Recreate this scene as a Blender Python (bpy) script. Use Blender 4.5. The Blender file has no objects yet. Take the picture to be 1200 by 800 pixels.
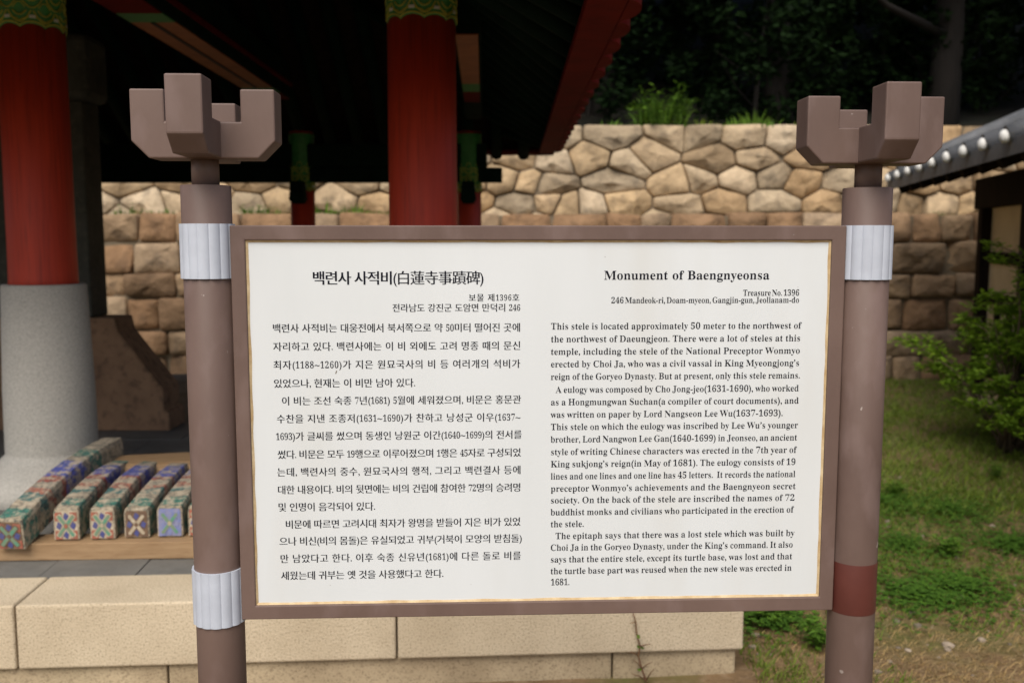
import bpy, bmesh, math, random
from mathutils import Vector, Matrix, noise
from mathutils.geometry import delaunay_2d_cdt
R = math.radians
rnd = random.Random(7)
SC = bpy.context.scene
COL = SC.collection

# ------------------------------------------------------------------ camera, sky, sun, exposure
F = 1100.0                      # focal length in photo pixels (photo 1200 px wide)
PITCH = R(6.1)
EYE = 1.5
cd = bpy.data.cameras.new('camera')
cd.sensor_width = 36.0
cd.lens = F / 1200 * 36.0
cd.clip_start = 0.05
cd.clip_end = 500
cd.dof.use_dof = True
cd.dof.focus_distance = 1.52
cd.dof.aperture_fstop = 5.2
cam = bpy.data.objects.new('camera', cd)
cam.location = (0, 0, EYE)
cam.rotation_euler = (R(90) - PITCH, 0, 0)
COL.objects.link(cam)
SC.camera = cam

SUN_EL, SUN_AZ = R(50), R(192)      # azimuth measured clockwise from +Y
w = bpy.data.worlds.new('World')
SC.world = w
w.use_nodes = True
wn = w.node_tree
sky = wn.nodes.new('ShaderNodeTexSky')
sky.sky_type = 'NISHITA'
sky.sun_disc = False
sky.sun_elevation = SUN_EL
sky.sun_rotation = SUN_AZ
sky.air_density = 1.0
sky.dust_density = 3.0
sky.ozone_density = 1.0
wn.links.new(sky.outputs[0], wn.nodes['Background'].inputs[0])
wn.nodes['Background'].inputs[1].default_value = 0.095
sl = bpy.data.lights.new('sun', 'SUN')
sl.energy = 2.2
sl.angle = R(45)
sl.color = (1.0, 0.95, 0.87)
so = bpy.data.objects.new('sun', sl)
sd = Vector((math.sin(SUN_AZ) * math.cos(SUN_EL), math.cos(SUN_AZ) * math.cos(SUN_EL), math.sin(SUN_EL)))
so.rotation_euler = sd.to_track_quat('Z', 'Y').to_euler()
so.location = (0, -3, 12)
COL.objects.link(so)
SC.view_settings.view_transform = 'Standard'
SC.view_settings.look = 'None'
SC.view_settings.exposure = 0.52
SC.view_settings.gamma = 1.0
SC.view_settings.use_curve_mapping = False
SC.cycles.pixel_filter_width = 1.15

# ------------------------------------------------------------------ measuring helpers
def ray(px, py):
    x = (px - 600) / F
    u = (400 - py) / F
    c, s = math.cos(PITCH), math.sin(PITCH)
    return Vector((x, c + u * s, -s + u * c))
def at_y(px, py, Y):
    r = ray(px, py)
    r = r * (Y / r.y)
    return Vector((r.x, r.y, r.z + EYE))
def on_z(px, py, z):
    r = ray(px, py)
    r = r * ((z - EYE) / r.z)
    return Vector((r.x, r.y, z))

# ------------------------------------------------------------------ materials
def lin(c):
    return tuple(((v / 12.92) if v <= 0.04045 else ((v + 0.055) / 1.055) ** 2.4) for v in c)
def mat(name, c1, c2=None, scale=8.0, rough=0.7, bump=0.0, bscale=None, detail=6.0, c3=None, s3=60.0, f3=0.5,
        spec=0.4, island=None, stretch=(1, 1, 1), bdist=0.01, chips=None):
    """Principled material; colours are linear.  c1/c2 blended by a noise, c3 speckled in at a second scale."""
    m = bpy.data.materials.new(name)
    m.use_nodes = True
    nt = m.node_tree
    N, L = nt.nodes, nt.links
    b = N['Principled BSDF']
    b.inputs['Roughness'].default_value = rough
    b.inputs['Specular IOR Level'].default_value = spec
    tc = N.new('ShaderNodeTexCoord')
    mp = N.new('ShaderNodeMapping')
    mp.inputs['Scale'].default_value = stretch
    L.new(tc.outputs['Object'], mp.inputs[0])
    col = None
    if c2 is None:
        rgb = N.new('ShaderNodeRGB')
        rgb.outputs[0].default_value = (*c1, 1)
        col = rgb.outputs[0]
    else:
        n = N.new('ShaderNodeTexNoise')
        n.inputs['Scale'].default_value = scale
        n.inputs['Detail'].default_value = detail
        n.inputs['Roughness'].default_value = 0.62
        L.new(mp.outputs[0], n.inputs['Vector'])
        rp = N.new('ShaderNodeValToRGB')
        rp.color_ramp.elements[0].position = 0.35
        rp.color_ramp.elements[1].position = 0.65
        rp.color_ramp.elements[0].color = (*c1, 1)
        rp.color_ramp.elements[1].color = (*c2, 1)
        L.new(n.outputs[0], rp.inputs[0])
        col = rp.outputs[0]
    if c3 is not None:
        n = N.new('ShaderNodeTexNoise')
        n.inputs['Scale'].default_value = s3
        n.inputs['Detail'].default_value = 4
        L.new(mp.outputs[0], n.inputs['Vector'])
        rp = N.new('ShaderNodeValToRGB')
        rp.color_ramp.elements[0].position = 0.52
        rp.color_ramp.elements[1].position = 0.66
        rp.color_ramp.elements[0].color = (0, 0, 0, 1)
        rp.color_ramp.elements[1].color = (f3, f3, f3, 1)
        L.new(n.outputs[0], rp.inputs[0])
        mx = N.new('ShaderNodeMixRGB')
        L.new(rp.outputs[0], mx.inputs[0])
        L.new(col, mx.inputs[1])
        mx.inputs[2].default_value = (*c3, 1)
        col = mx.outputs[0]
    if chips:
        n = N.new('ShaderNodeTexNoise')
        n.inputs['Scale'].default_value = chips[1]
        n.inputs['Detail'].default_value = 3
        L.new(tc.outputs['Object'], n.inputs['Vector'])
        rp = N.new('ShaderNodeValToRGB')
        rp.color_ramp.elements[0].position = chips[2]
        rp.color_ramp.elements[1].position = chips[2] + .02
        L.new(n.outputs[0], rp.inputs[0])
        mx = N.new('ShaderNodeMixRGB')
        L.new(rp.outputs[0], mx.inputs[0])
        L.new(col, mx.inputs[1])
        mx.inputs[2].default_value = (*chips[0], 1)
        col = mx.outputs[0]
    if island:
        g = N.new('ShaderNodeNewGeometry')
        rp = N.new('ShaderNodeValToRGB')
        els = rp.color_ramp.elements
        for i, (p, c) in enumerate(island):
            e = els[i] if i < 2 else els.new(p)
            e.position = p
            e.color = (*c, 1)
        L.new(g.outputs['Random Per Island'], rp.inputs[0])
        mx = N.new('ShaderNodeMixRGB')
        mx.blend_type = 'MULTIPLY'
        mx.inputs[0].default_value = 1.0
        L.new(col, mx.inputs[1])
        L.new(rp.outputs[0], mx.inputs[2])
        col = mx.outputs[0]
    L.new(col, b.inputs['Base Color'])
    if bump:
        n = N.new('ShaderNodeTexNoise')
        n.inputs['Scale'].default_value = bscale or scale * 4
        n.inputs['Detail'].default_value = 6
        L.new(mp.outputs[0], n.inputs['Vector'])
        bp = N.new('ShaderNodeBump')
        bp.inputs['Strength'].default_value = bump
        bp.inputs['Distance'].default_value = bdist
        L.new(n.outputs[0], bp.inputs['Height'])
        L.new(bp.outputs[0], b.inputs['Normal'])
    return m

M = {}
M['brown'] = mat('brown_metal_paint', (.160, .106, .086), (.112, .071, .057), 3.2, .55, .10, 120, c3=(.225, .16, .145), s3=16, f3=.30, spec=.35, stretch=(1, 1, .5), bdist=.003, chips=((.30, .25, .22), 38, .735))
M['fresh_brown'] = mat('unfaded_brown_paint', (.105, .028, .020), (.085, .022, .016), 9, .5, .04, 60, spec=.4)
M['clamp'] = mat('galvanised_clamp', (.50, .535, .60), (.44, .47, .53), 20, .42, .03, 80, spec=.5)
M['panel'] = mat('white_panel', (.665, .69, .695), (.625, .65, .65), 3.5, .28, .02, 300, c3=(.56, .54, .48), s3=5, f3=.30, spec=.5, stretch=(1, 1, .22))
M['seal'] = mat('yellowed_sealant', (.60, .47, .28), (.42, .28, .13), 30, .6, .1, 90)
M['wood_dirt'] = mat('dry_dirt', (.20, .16, .11), rough=.9)
M['ink'] = mat('dark_ink', (.008, .009, .016), rough=.8, spec=.1)
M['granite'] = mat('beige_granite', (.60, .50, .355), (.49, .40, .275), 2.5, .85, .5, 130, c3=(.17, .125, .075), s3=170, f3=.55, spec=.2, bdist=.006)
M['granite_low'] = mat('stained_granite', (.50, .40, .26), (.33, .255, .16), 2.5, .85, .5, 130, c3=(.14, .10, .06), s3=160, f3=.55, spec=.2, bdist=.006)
M['plinth'] = mat('grey_granite', (.56, .53, .47), (.46, .435, .385), 90, .8, .25, 150, c3=(.24, .225, .195), s3=190, f3=.6, spec=.25, bdist=.003)
M['red'] = mat('red_column_paint', (.50, .045, .018), (.40, .034, .014), 5, .55, .25, 30, c3=(.10, .014, .010), s3=14, f3=.35, stretch=(6, 6, .25), bdist=.004)
M['dark_red'] = mat('dull_red_paint', (.13, .010, .007), (.085, .007, .005), 6, .8, .1, 40, spec=.06)
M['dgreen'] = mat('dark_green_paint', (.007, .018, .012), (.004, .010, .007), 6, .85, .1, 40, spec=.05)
M['green'] = mat('green_pattern_paint', (.035, .21, .045), (.025, .14, .035), 30, .55, .08, 60)
M['yellow'] = mat('yellow_line_paint', (.55, .50, .07), (.42, .38, .06), 30, .55)
M['dotwhite'] = mat('white_dot_paint', (.62, .64, .62), rough=.6)
M['orange'] = mat('orange_paint', (.33, .11, .035), (.24, .075, .025), 8, .6, .05, 40)
M['blue'] = mat('blue_paint', (.05, .075, .30), (.035, .05, .17), 30, .6)
M['black'] = mat('black_paint', (.012, .013, .014), rough=.7)
M['stele'] = mat('dark_stele_stone', (.060, .060, .050), (.035, .037, .030), 6, .75, .4, 40, c3=(.10, .095, .07), s3=30, f3=.4)
M['brownstone'] = mat('brown_base_stone', (.32, .19, .11), (.21, .12, .07), 5, .85, .5, 50, c3=(.09, .055, .035), s3=20, f3=.5)
M['slate'] = mat('dark_floor_tile', (.17, .165, .15), (.115, .112, .103), 5, .7, .3, 50, c3=(.13, .12, .10), s3=25, f3=.35)
M['wood'] = mat('raw_timber', (.36, .235, .125), (.26, .16, .08), 6, .75, .25, 40, c3=(.20, .11, .05), s3=20, f3=.5, stretch=(.6, 6, 6), bdist=.003)
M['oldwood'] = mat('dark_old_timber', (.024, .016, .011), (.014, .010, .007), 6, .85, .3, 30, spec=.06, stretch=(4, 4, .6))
M['plaster'] = mat('cream_plaster', (.68, .53, .32), (.58, .44, .26), 4, .85, .1, 40)
M['lime'] = mat('white_lime', (.74, .73, .69), (.60, .59, .55), 20, .8, .2, 60)
M['tile'] = mat('grey_roof_tile', (.12, .124, .132), (.075, .079, .085), 10, .6, .3, 40, c3=(.14, .14, .13), s3=30, f3=.35)
M['soil'] = mat('wall_joint_soil', (.21, .165, .11), (.13, .10, .065), 6, .95, .5, 30)
STI = [(0.0, (.58, .53, .47)), (1.0, (1.12, 1.12, 1.14)), (.20, (.88, .74, .58)), (.42, (1.02, 1.0, .97)), (.58, (.72, .72, .72)), (.78, (1.05, .93, .76))]
M['stone'] = mat('rubble_stone', (.55, .44, .30), (.35, .275, .185), 2.6, .9, .7, 14, c3=(.20, .165, .12), s3=7, f3=.55, spec=.15, island=STI, bdist=.03)
STL = [(0.0, (.60, .52, .46)), (1.0, (1.1, 1.08, 1.05)), (.25, (.82, .66, .54)), (.5, (1.0, .93, .84)), (.75, (.74, .70, .66))]
M['stone_low'] = mat('coursed_stone', (.42, .315, .21), (.26, .19, .125), 2.8, .9, .7, 14, c3=(.15, .115, .085), s3=6, f3=.55, spec=.15, island=STL, bdist=.03)
LFI = [(0.0, (.55, .60, .5)), (1.0, (1.4, 1.3, 1.0)), (.5, (1.0, 1.0, 1.0))]
def leafmat(name, c, rough=.55, trans=.25):
    m = mat(name, c, rough=rough, spec=.12 if 'tree' in name else .25, island=LFI)
    nt = m.node_tree
    b = nt.nodes['Principled BSDF']
    t = nt.nodes.new('ShaderNodeBsdfTranslucent')
    src = b.inputs['Base Color'].links[0].from_socket
    nt.links.new(src, t.inputs[0])
    mx = nt.nodes.new('ShaderNodeMixShader')
    mx.inputs[0].default_value = trans
    nt.links.new(b.outputs[0], mx.inputs[1])
    nt.links.new(t.outputs[0], mx.inputs[2])
    nt.links.new(mx.outputs[0], nt.nodes['Material Output'].inputs[0])
    return m
M['leaf'] = leafmat('shrub_leaf', (.22, .36, .035), trans=.45)
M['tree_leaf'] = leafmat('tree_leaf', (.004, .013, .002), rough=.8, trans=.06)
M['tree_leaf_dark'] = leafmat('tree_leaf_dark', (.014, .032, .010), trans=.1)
M['grass'] = leafmat('grass_blade', (.165, .235, .035), trans=.35)
M['weed'] = leafmat('weed_leaf', (.095, .190, .022))
M['clover'] = leafmat('clover_leaf', (.075, .165, .022))
M['straw'] = leafmat('dry_grass_blade', (.36, .26, .13))
M['bark'] = mat('bark', (.016, .012, .009), (.009, .007, .005), 8, .9, .6, 30, stretch=(3, 3, .6))
M['twig'] = mat('shrub_twig', (.14, .10, .06), (.09, .065, .04), 12, .8, .2, 60)
M['vine'] = mat('dry_vine_stem', (.13, .055, .030), (.20, .12, .05), 20, .8, .3, 80)
M['pebble'] = mat('pebble_stone', (.26, .21, .155), (.17, .135, .10), 20, .9, .3, 60, island=[(0, (.5, .5, .5)), (1, (1.5, 1.5, 1.5))])

# ------------------------------------------------------------------ object helpers
def link(name, me, m=None, parent=None, smooth=False):
    o = bpy.data.objects.new(name, me)
    COL.objects.link(o)
    if m is not None:
        for q in (m if isinstance(m, (list, tuple)) else [m]):
            me.materials.append(q)
    if parent is not None:
        o.parent = parent
    if smooth:
        for p in me.polygons:
            p.use_smooth = True
    return o
def build(name, bm, m=None, parent=None, smooth=False, bevel=0.0, seg=2, fixn=True):
    if fixn:
        bmesh.ops.recalc_face_normals(bm, faces=bm.faces)
    me = bpy.data.meshes.new(name)
    bm.to_mesh(me)
    bm.free()
    o = link(name, me, m, parent, smooth)
    if bevel:
        md = o.modifiers.new('bevel', 'BEVEL')
        md.width = bevel
        md.segments = seg
        md.limit_method = 'ANGLE'
        md.angle_limit = R(30)
        md.harden_normals = False
    return o
def tag(o, label=None, cat=None, group=None, kind=None):
    if label: o['label'] = label
    if cat: o['category'] = cat
    if group: o['group'] = group
    if kind: o['kind'] = kind
    return o
def empty(name, loc, label, cat, group=None, rz=0.0):
    o = bpy.data.objects.new(name, None)
    o.empty_display_size = .1
    COL.objects.link(o)
    o.location = loc
    o.rotation_euler = (0, 0, rz)
    return tag(o, label, cat, group)
def copy_tree(o, parent=None):
    c = o.copy()
    COL.objects.link(c)
    if parent is not None:
        c.parent = parent
    for ch in list(o.children):
        copy_tree(ch, c)
    return c
def box(bm, c, s, rz=0.0, mi=0):
    mtx = Matrix.Translation(c) @ Matrix.Rotation(rz, 4, 'Z') @ Matrix.Diagonal((s[0], s[1], s[2], 1))
    r = bmesh.ops.create_cube(bm, size=1.0, matrix=mtx)
    for v in r['verts']:
        for f in v.link_faces:
            f.material_index = mi
    return r['verts']
def box6(bm, x0, x1, y0, y1, z0, z1, mi=0):
    return box(bm, ((x0 + x1) / 2, (y0 + y1) / 2, (z0 + z1) / 2), (x1 - x0, y1 - y0, z1 - z0), 0, mi)
def lathe(bm, prof, n=48, c=(0, 0), cap=True, mi=0):
    rings = []
    for r, z in prof:
        rings.append([bm.verts.new((c[0] + r * math.cos(2 * math.pi * i / n), c[1] + r * math.sin(2 * math.pi * i / n), z)) for i in range(n)])
    for a, b in zip(rings, rings[1:]):
        for i in range(n):
            f = bm.faces.new((a[i], a[(i + 1) % n], b[(i + 1) % n], b[i]))
            f.smooth = True
            f.material_index = mi
    if cap:
        bm.faces.new(list(reversed(rings[0]))).material_index = mi
        bm.faces.new(rings[-1]).material_index = mi
def tube(bm, pts, radii, n=8, cap=True, mi=0):
    pts = [Vector(p) for p in pts]
    if not isinstance(radii, (list, tuple)):
        radii = [radii] * len(pts)
    rings = []
    for i, p in enumerate(pts):
        d = (pts[min(i + 1, len(pts) - 1)] - pts[max(i - 1, 0)]).normalized()
        ref = Vector((0, 0, 1)) if abs(d.z) < .9 else Vector((1, 0, 0))
        a = d.cross(ref).normalized()
        b = d.cross(a)
        rings.append([bm.verts.new(p + radii[i] * (a * math.cos(2 * math.pi * k / n) + b * math.sin(2 * math.pi * k / n))) for k in range(n)])
    for a, b in zip(rings, rings[1:]):
        for k in range(n):
            f = bm.faces.new((a[k], a[(k + 1) % n], b[(k + 1) % n], b[k]))
            f.smooth = True
            f.material_index = mi
    if cap:
        bm.faces.new(rings[0]).material_index = mi
        bm.faces.new(list(reversed(rings[-1]))).material_index = mi
def prism(bm, poly, y0, y1, mi=0):
    """poly of (x, z) extruded along y"""
    a = [bm.verts.new((x, y0, z)) for x, z in poly]
    b = [bm.verts.new((x, y1, z)) for x, z in poly]
    n = len(poly)
    fs = [bm.faces.new(a), bm.faces.new(list(reversed(b)))]
    for i in range(n):
        fs.append(bm.faces.new((a[i], b[i], b[(i + 1) % n], a[(i + 1) % n])))
    for f in fs:
        f.material_index = mi
def raw(name, verts, faces, m, parent=None, smooth=False):
    me = bpy.data.meshes.new(name)
    me.from_pydata(verts, [], faces)
    me.update()
    return link(name, me, m, parent, smooth)

# ------------------------------------------------------------------ ground and hill
def gheight(x, y):
    h = 0.02 * noise.noise(Vector((x * .8, y * .8, 0))) + .008 * noise.noise(Vector((x * 5, y * 5, 3)))
    return h
def ground_mat():
    m = mat('dirt_and_grass_ground', (.235, .155, .082), (.15, .095, .050), 3, .95, .6, 40, c3=(.27, .19, .115), s3=22, f3=.6, spec=.1, bdist=.02)
    nt = m.node_tree
    N, L = nt.nodes, nt.links
    b = N['Principled BSDF']
    src = b.inputs['Base Color'].links[0].from_socket
    tc = N.new('ShaderNodeTexCoord')
    n = N.new('ShaderNodeTexNoise')
    n.inputs['Scale'].default_value = .9
    n.inputs['Detail'].default_value = 7
    n.inputs['Roughness'].default_value = .68
    L.new(tc.outputs['Object'], n.inputs['Vector'])
    rp = N.new('ShaderNodeValToRGB')
    rp.color_ramp.elements[0].position = .52
    rp.color_ramp.elements[1].position = .68
    sp = N.new('ShaderNodeSeparateXYZ')
    L.new(tc.outputs['Object'], sp.inputs[0])
    mr = N.new('ShaderNodeMapRange')
    mr.inputs[1].default_value = 4.2
    mr.inputs[2].default_value = 6.0
    mr.inputs[4].default_value = .10
    L.new(sp.outputs['Y'], mr.inputs[0])
    ad = N.new('ShaderNodeMath')
    L.new(n.outputs[0], ad.inputs[0])
    L.new(mr.outputs[0], ad.inputs[1])
    L.new(ad.outputs[0], rp.inputs[0])
    mx = N.new('ShaderNodeMixRGB')
    L.new(rp.outputs[0], mx.inputs[0])
    L.new(src, mx.inputs[1])
    mx.inputs[2].default_value = (.11, .12, .035, 1)
    L.new(mx.outputs[0], b.inputs['Base Color'])
    return m
def ground():
    xs = [-150, -60, -25, -12, -6, -3, 0] + [i * .08 for i in range(1, 82)] + [7, 9, 14, 30, 70, 150]
    ys = [-150, -60, -20, -5, 0, 1.5] + [2 + i * .08 for i in range(0, 105)] + [11, 14, 25, 60, 150]
    vs, fs = [], []
    for y in ys:
        for x in xs:
            vs.append((x, y, gheight(x, y) if (0 <= x < 6.6 and 1.9 < y < 10.4) else -.0))
    nx = len(xs)
    for j in range(len(ys) - 1):
        for i in range(nx - 1):
            a = j * nx + i
            fs.append((a, a + 1, a + nx + 1, a + nx))
    tag(raw('ground', vs, fs, ground_mat(), None, True), kind='structure')
ground()

YW, YU = 10.2, 11.05             # front faces of the lower and the upper retaining wall
ZL = 1.80
ZU = at_y(800, 146, YU).z
def hill():
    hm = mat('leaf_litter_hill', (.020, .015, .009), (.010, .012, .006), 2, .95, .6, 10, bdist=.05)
    xs = [-70 + i * 4 for i in range(36)]
    ys = [YU + .35, 12.5, 14, 16, 18.5, 21.5, 25, 30, 36, 44, 55, 70]
    vs, fs = [], []
    for y in ys:
        for x in xs:
            z = ZU - .06 + max(0, y - 12.2) * .42 + (noise.noise(Vector((x * .12, y * .12, 0))) * .5 if y > 12.6 else 0)
            vs.append((x, y, z))
    nx = len(xs)
    for j in range(len(ys) - 1):
        for i in range(nx - 1):
            a = j * nx + i
            fs.append((a, a + 1, a + nx + 1, a + nx))
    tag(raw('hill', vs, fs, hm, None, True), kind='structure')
hill()

# ------------------------------------------------------------------ retaining walls
def chaikin(p, q=.22):
    out = []
    for i in range(len(p)):
        a, b = p[i], p[(i + 1) % len(p)]
        out.append((a[0] * (1 - q) + b[0] * q, a[1] * (1 - q) + b[1] * q))
        out.append((a[0] * q + b[0] * (1 - q), a[1] * q + b[1] * (1 - q)))
    return out
def inset(p, d):
    cx = sum(a[0] for a in p) / len(p)
    cy = sum(a[1] for a in p) / len(p)
    out = []
    for a in p:
        l = math.hypot(a[0] - cx, a[1] - cy)
        k = max(.2, (l - d) / l) if l > 1e-6 else 1
        out.append((cx + (a[0] - cx) * k, cy + (a[1] - cy) * k))
    return out
def stone(bm, poly, y, depth=.22, gap=.0065, bulge=.022):
    cx = sum(a[0] for a in poly) / len(poly)
    cz = sum(a[1] for a in poly) / len(poly)
    s = rnd.uniform(0, 99)
    tx, tz = rnd.uniform(-.10, .10), rnd.uniform(-.12, .12)
    p0 = chaikin(chaikin(inset(poly, gap), .07), .25)
    size = max(math.hypot(a[0] - cx, a[1] - cz) for a in poly)
    rings = []
    out = rnd.uniform(-.02, .02)
    for k, (ins, dy) in enumerate(((0, depth), (0, .05), (.006, .004), (size * .055, -.010), (size * .36, -bulge * .7), (size * .62, -bulge))):
        r = []
        for x, z in inset(p0, ins):
            n = noise.noise(Vector((x * 3 + s, z * 3, s)))
            n2 = noise.noise(Vector((x * 9 + s, z * 9, s)))
            yy = y + dy - out * (k > 0) + (k > 1) * ((x - cx) * tx + (z - cz) * tz - .050 * n - .026 * n2)
            r.append(bm.verts.new((x + .010 * n2, yy, z + .010 * n)))
        rings.append(r)
    for a, b in zip(rings, rings[1:]):
        for i in range(len(a)):
            f = bm.faces.new((a[i], a[(i + 1) % len(a)], b[(i + 1) % len(a)], b[i]))
            f.smooth = True
    c = bm.verts.new((cx, y - out - bulge + .02 * noise.noise(Vector((s, 0, 0))), cz))
    r = rings[-1]
    for i in range(len(r)):
        bm.faces.new((r[i], r[(i + 1) % len(r)], c)).smooth = True
def clip(poly, nx, nz, d):
    out = []
    for i in range(len(poly)):
        a, b = poly[i], poly[(i + 1) % len(poly)]
        da = a[0] * nx + a[1] * nz - d
        db = b[0] * nx + b[1] * nz - d
        if da <= 0: out.append(a)
        if da * db < 0:
            t = da / (da - db)
            out.append((a[0] + (b[0] - a[0]) * t, a[1] + (b[1] - a[1]) * t))
    return out
def voronoi_wall(x0, x1, z0, z1, cw, chh):
    pts = []
    rows = max(1, round((z1 - z0) / chh))
    hh = (z1 - z0) / rows
    for j in range(rows):
        x = x0 + rnd.uniform(0, cw)
        while x < x1:
            pts.append((x, z0 + (j + .5) * hh + rnd.uniform(-.18, .18) * hh))
            x += cw * rnd.choice((.45, .7, .9, 1.1, 1.4, 1.7))
    K = .62        # cells wider than tall
    cells = []
    for i, p in enumerate(pts):
        poly = [(x0, z0), (x1, z0), (x1, z1), (x0, z1)]
        for j, q in enumerate(pts):
            if i == j or abs(p[0] - q[0]) > cw * 3.5: continue
            ax, az, bx, bz = p[0] * K, p[1], q[0] * K, q[1]
            nx, nz = (bx - ax) * K, bz - az
            d = ((bx * bx + bz * bz) - (ax * ax + az * az)) / 2
            poly = clip(poly, nx, nz, d)
            if len(poly) < 3: break
        if len(poly) >= 3: cells.append(poly)
    return cells
def coursed_wall(x0, x1, z0, z1, cw, ch):
    cells, z = [], z0
    n = max(1, round((z1 - z0) / ch))
    hs = [rnd.uniform(.8, 1.25) for _ in range(n)]
    k = (z1 - z0) / sum(hs)
    for h in hs:
        h *= k
        x = x0 - rnd.uniform(0, cw)
        while x < x1:
            wd = cw * rnd.uniform(.55, 1.6)
            j = lambda: rnd.uniform(-.018, .018)
            cells.append([(x + j(), z + j()), (x + wd + j(), z + j()), (x + wd + j(), z + h + j()), (x + j(), z + h + j())])
            x += wd
        z += h
    return cells
def wall(name, label, cells, y, x0, x1, z0, z1, m, thick, capm=None):
    e = empty(name, ((x0 + x1) / 2, y, z0), label, 'wall')
    inv = Vector(e.location)
    bm = bmesh.new()
    for c in cells: stone(bm, c, y)
    bmesh.ops.translate(bm, verts=bm.verts, vec=-inv)
    build('stones', bm, m, e, fixn=True)
    bm = bmesh.new()
    box6(bm, x0, x1, y + .045, y + thick, z0 - .2, z1 - .03)
    bmesh.ops.translate(bm, verts=bm.verts, vec=-inv)
    build('earth_core', bm, M['soil'], e)
    return e
wall('retaining_wall', 'lower coursed stone wall with squarish brown blocks, behind the shrub and the sign', coursed_wall(-13, 7.5, -.05, ZL, .46, .29), YW, -13, 7.5, 0, ZL, M['stone_low'], 1.2)
wall('retaining_wall', 'upper rubble wall of pale irregular stones with grass along its top', voronoi_wall(-13.5, 8.5, ZL - .25, ZU, .45, .285), YU, -13.5, 8.5, ZL - .22, ZU, M['stone'], .6)

# ------------------------------------------------------------------ leaves, weeds and trees
def leaf_quad(vs, fs, p, d, up, l, wd, fold=.25):
    """a pointed leaf of 4 faces with a folded midrib"""
    d = d.normalized()
    s = d.cross(up)
    if s.length < 1e-4: s = Vector((1, 0, 0))
    s.normalize()
    nrm = s.cross(d)
    b = len(vs)
    mid = p + d * (l * .5) - nrm * (wd * fold)
    vs += [p, p + d * (l * .45) + s * wd * .5, p + d * l - nrm * (l * .10), p + d * (l * .45) - s * wd * .5, mid]
    fs += [(b, b + 1, b + 4), (b + 1, b + 2, b + 4), (b + 2, b + 3, b + 4), (b + 3, b, b + 4)]
def rdir(zlo=-1, zhi=1):
    a = rnd.uniform(0, 2 * math.pi)
    z = rnd.uniform(zlo, zhi)
    r = math.sqrt(max(0, 1 - z * z))
    return Vector((r * math.cos(a), r * math.sin(a), z))
def simple_leaf(vs, fs, p, l, wd, zlo=-.7, zhi=.6):
    d = rdir(zlo, zhi)
    s = d.cross(rdir()).normalized()
    b = len(vs)
    vs += [p, p + d * l * .5 + s * wd * .5, p + d * l, p + d * l * .5 - s * wd * .5]
    fs += [(b, b + 1, b + 2, b + 3)]
def crown_mesh(name, m, height, rad, base, nclump, per, leaf):
    vs, fs = [], []
    for _ in range(nclump):
        t = rnd.random()
        z = base + (height - base) * t
        rr = rad * math.sqrt(max(.05, math.sin(math.pi * min(1, .12 + t * .88)))) * math.sqrt(rnd.random())
        a = rnd.uniform(0, 2 * math.pi)
        c = Vector((rr * math.cos(a), rr * math.sin(a), z))
        cs = rnd.uniform(.35, .8) * rad * .33
        for _ in range(per):
            p = c + rdir() * cs * (rnd.random() ** .5)
            p.z -= cs * .25
            simple_leaf(vs, fs, p, leaf * rnd.uniform(.6, 1.3), leaf * .5)
    me = bpy.data.meshes.new(name)
    me.from_pydata([tuple(v) for v in vs], [], fs)
    me.materials.append(m)
    return me
def trunk_mesh(height, r0):
    bm = bmesh.new()
    pts, rs = [], []
    lx, ly = rnd.uniform(-.4, .4), rnd.uniform(-.4, .4)
    for i in range(7):
        t = i / 6
        pts.append((lx * t * t + rnd.uniform(-.05, .05), ly * t * t, -.5 + (height * .8 + .5) * t))
        rs.append(r0 * (1.25 - t))
    tube(bm, pts, rs, 9)
    for i in range(9):
        t = rnd.uniform(.3, .9)
        k = int(t * 6)
        p = Vector(pts[k])
        d = rdir(.1, .7)
        L_ = height * rnd.uniform(.18, .3)
        tube(bm, [p, p + d * L_ * .5, p + d * L_ + Vector((0, 0, L_ * .15))], [r0 * .4, r0 * .25, r0 * .08], 6)
    bmesh.ops.recalc_face_normals(bm, faces=bm.faces)
    me = bpy.data.meshes.new('trunk')
    bm.to_mesh(me)
    bm.free()
    me.materials.append(M['bark'])
    return me
TREES = []
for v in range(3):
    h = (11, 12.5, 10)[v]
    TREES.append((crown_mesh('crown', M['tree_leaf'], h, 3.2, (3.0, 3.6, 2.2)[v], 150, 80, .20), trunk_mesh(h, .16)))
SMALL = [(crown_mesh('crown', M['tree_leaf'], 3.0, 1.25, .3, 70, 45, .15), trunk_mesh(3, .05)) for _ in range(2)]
def hz(y): return ZU - .06 + max(0, y - 12.2) * .42
def tree(x, y, v, pool, nm, label, grp, sc=1.0):
    z = hz(y) - .1
    e = empty(nm, (x, y, z), label, 'tree' if pool is TREES else 'bush', grp, rnd.uniform(0, 6.28))
    e.scale = (sc, sc, sc * rnd.uniform(.9, 1.1))
    link('trunk', pool[v][1], None, e)
    link('crown', pool[v][0], None, e)
row = []
for y, n, x0, x1 in ((12.75, 9, -10, 8.5), (14.6, 9, -12, 9.5), (17.0, 10, -14, 12), (20.5, 10, -16, 15), (25, 10, -18, 18)):
    for i in range(n):
        row.append((x0 + (x1 - x0) * (i + rnd.uniform(.25, .75)) / n, y + rnd.uniform(-.9, .9)))
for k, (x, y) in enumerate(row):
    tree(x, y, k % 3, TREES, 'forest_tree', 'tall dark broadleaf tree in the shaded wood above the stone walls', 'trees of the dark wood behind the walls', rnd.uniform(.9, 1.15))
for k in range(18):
    tree(-1.0 + k * .62 + rnd.uniform(-.3, .3), 12.6 + rnd.uniform(-.3, 1.8), k % 2, SMALL, 'forest_bush', 'dark leafy bush in the shade under the trees above the stone walls', 'bushes of the dark wood behind the walls', rnd.uniform(.6, 1.0))

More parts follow.
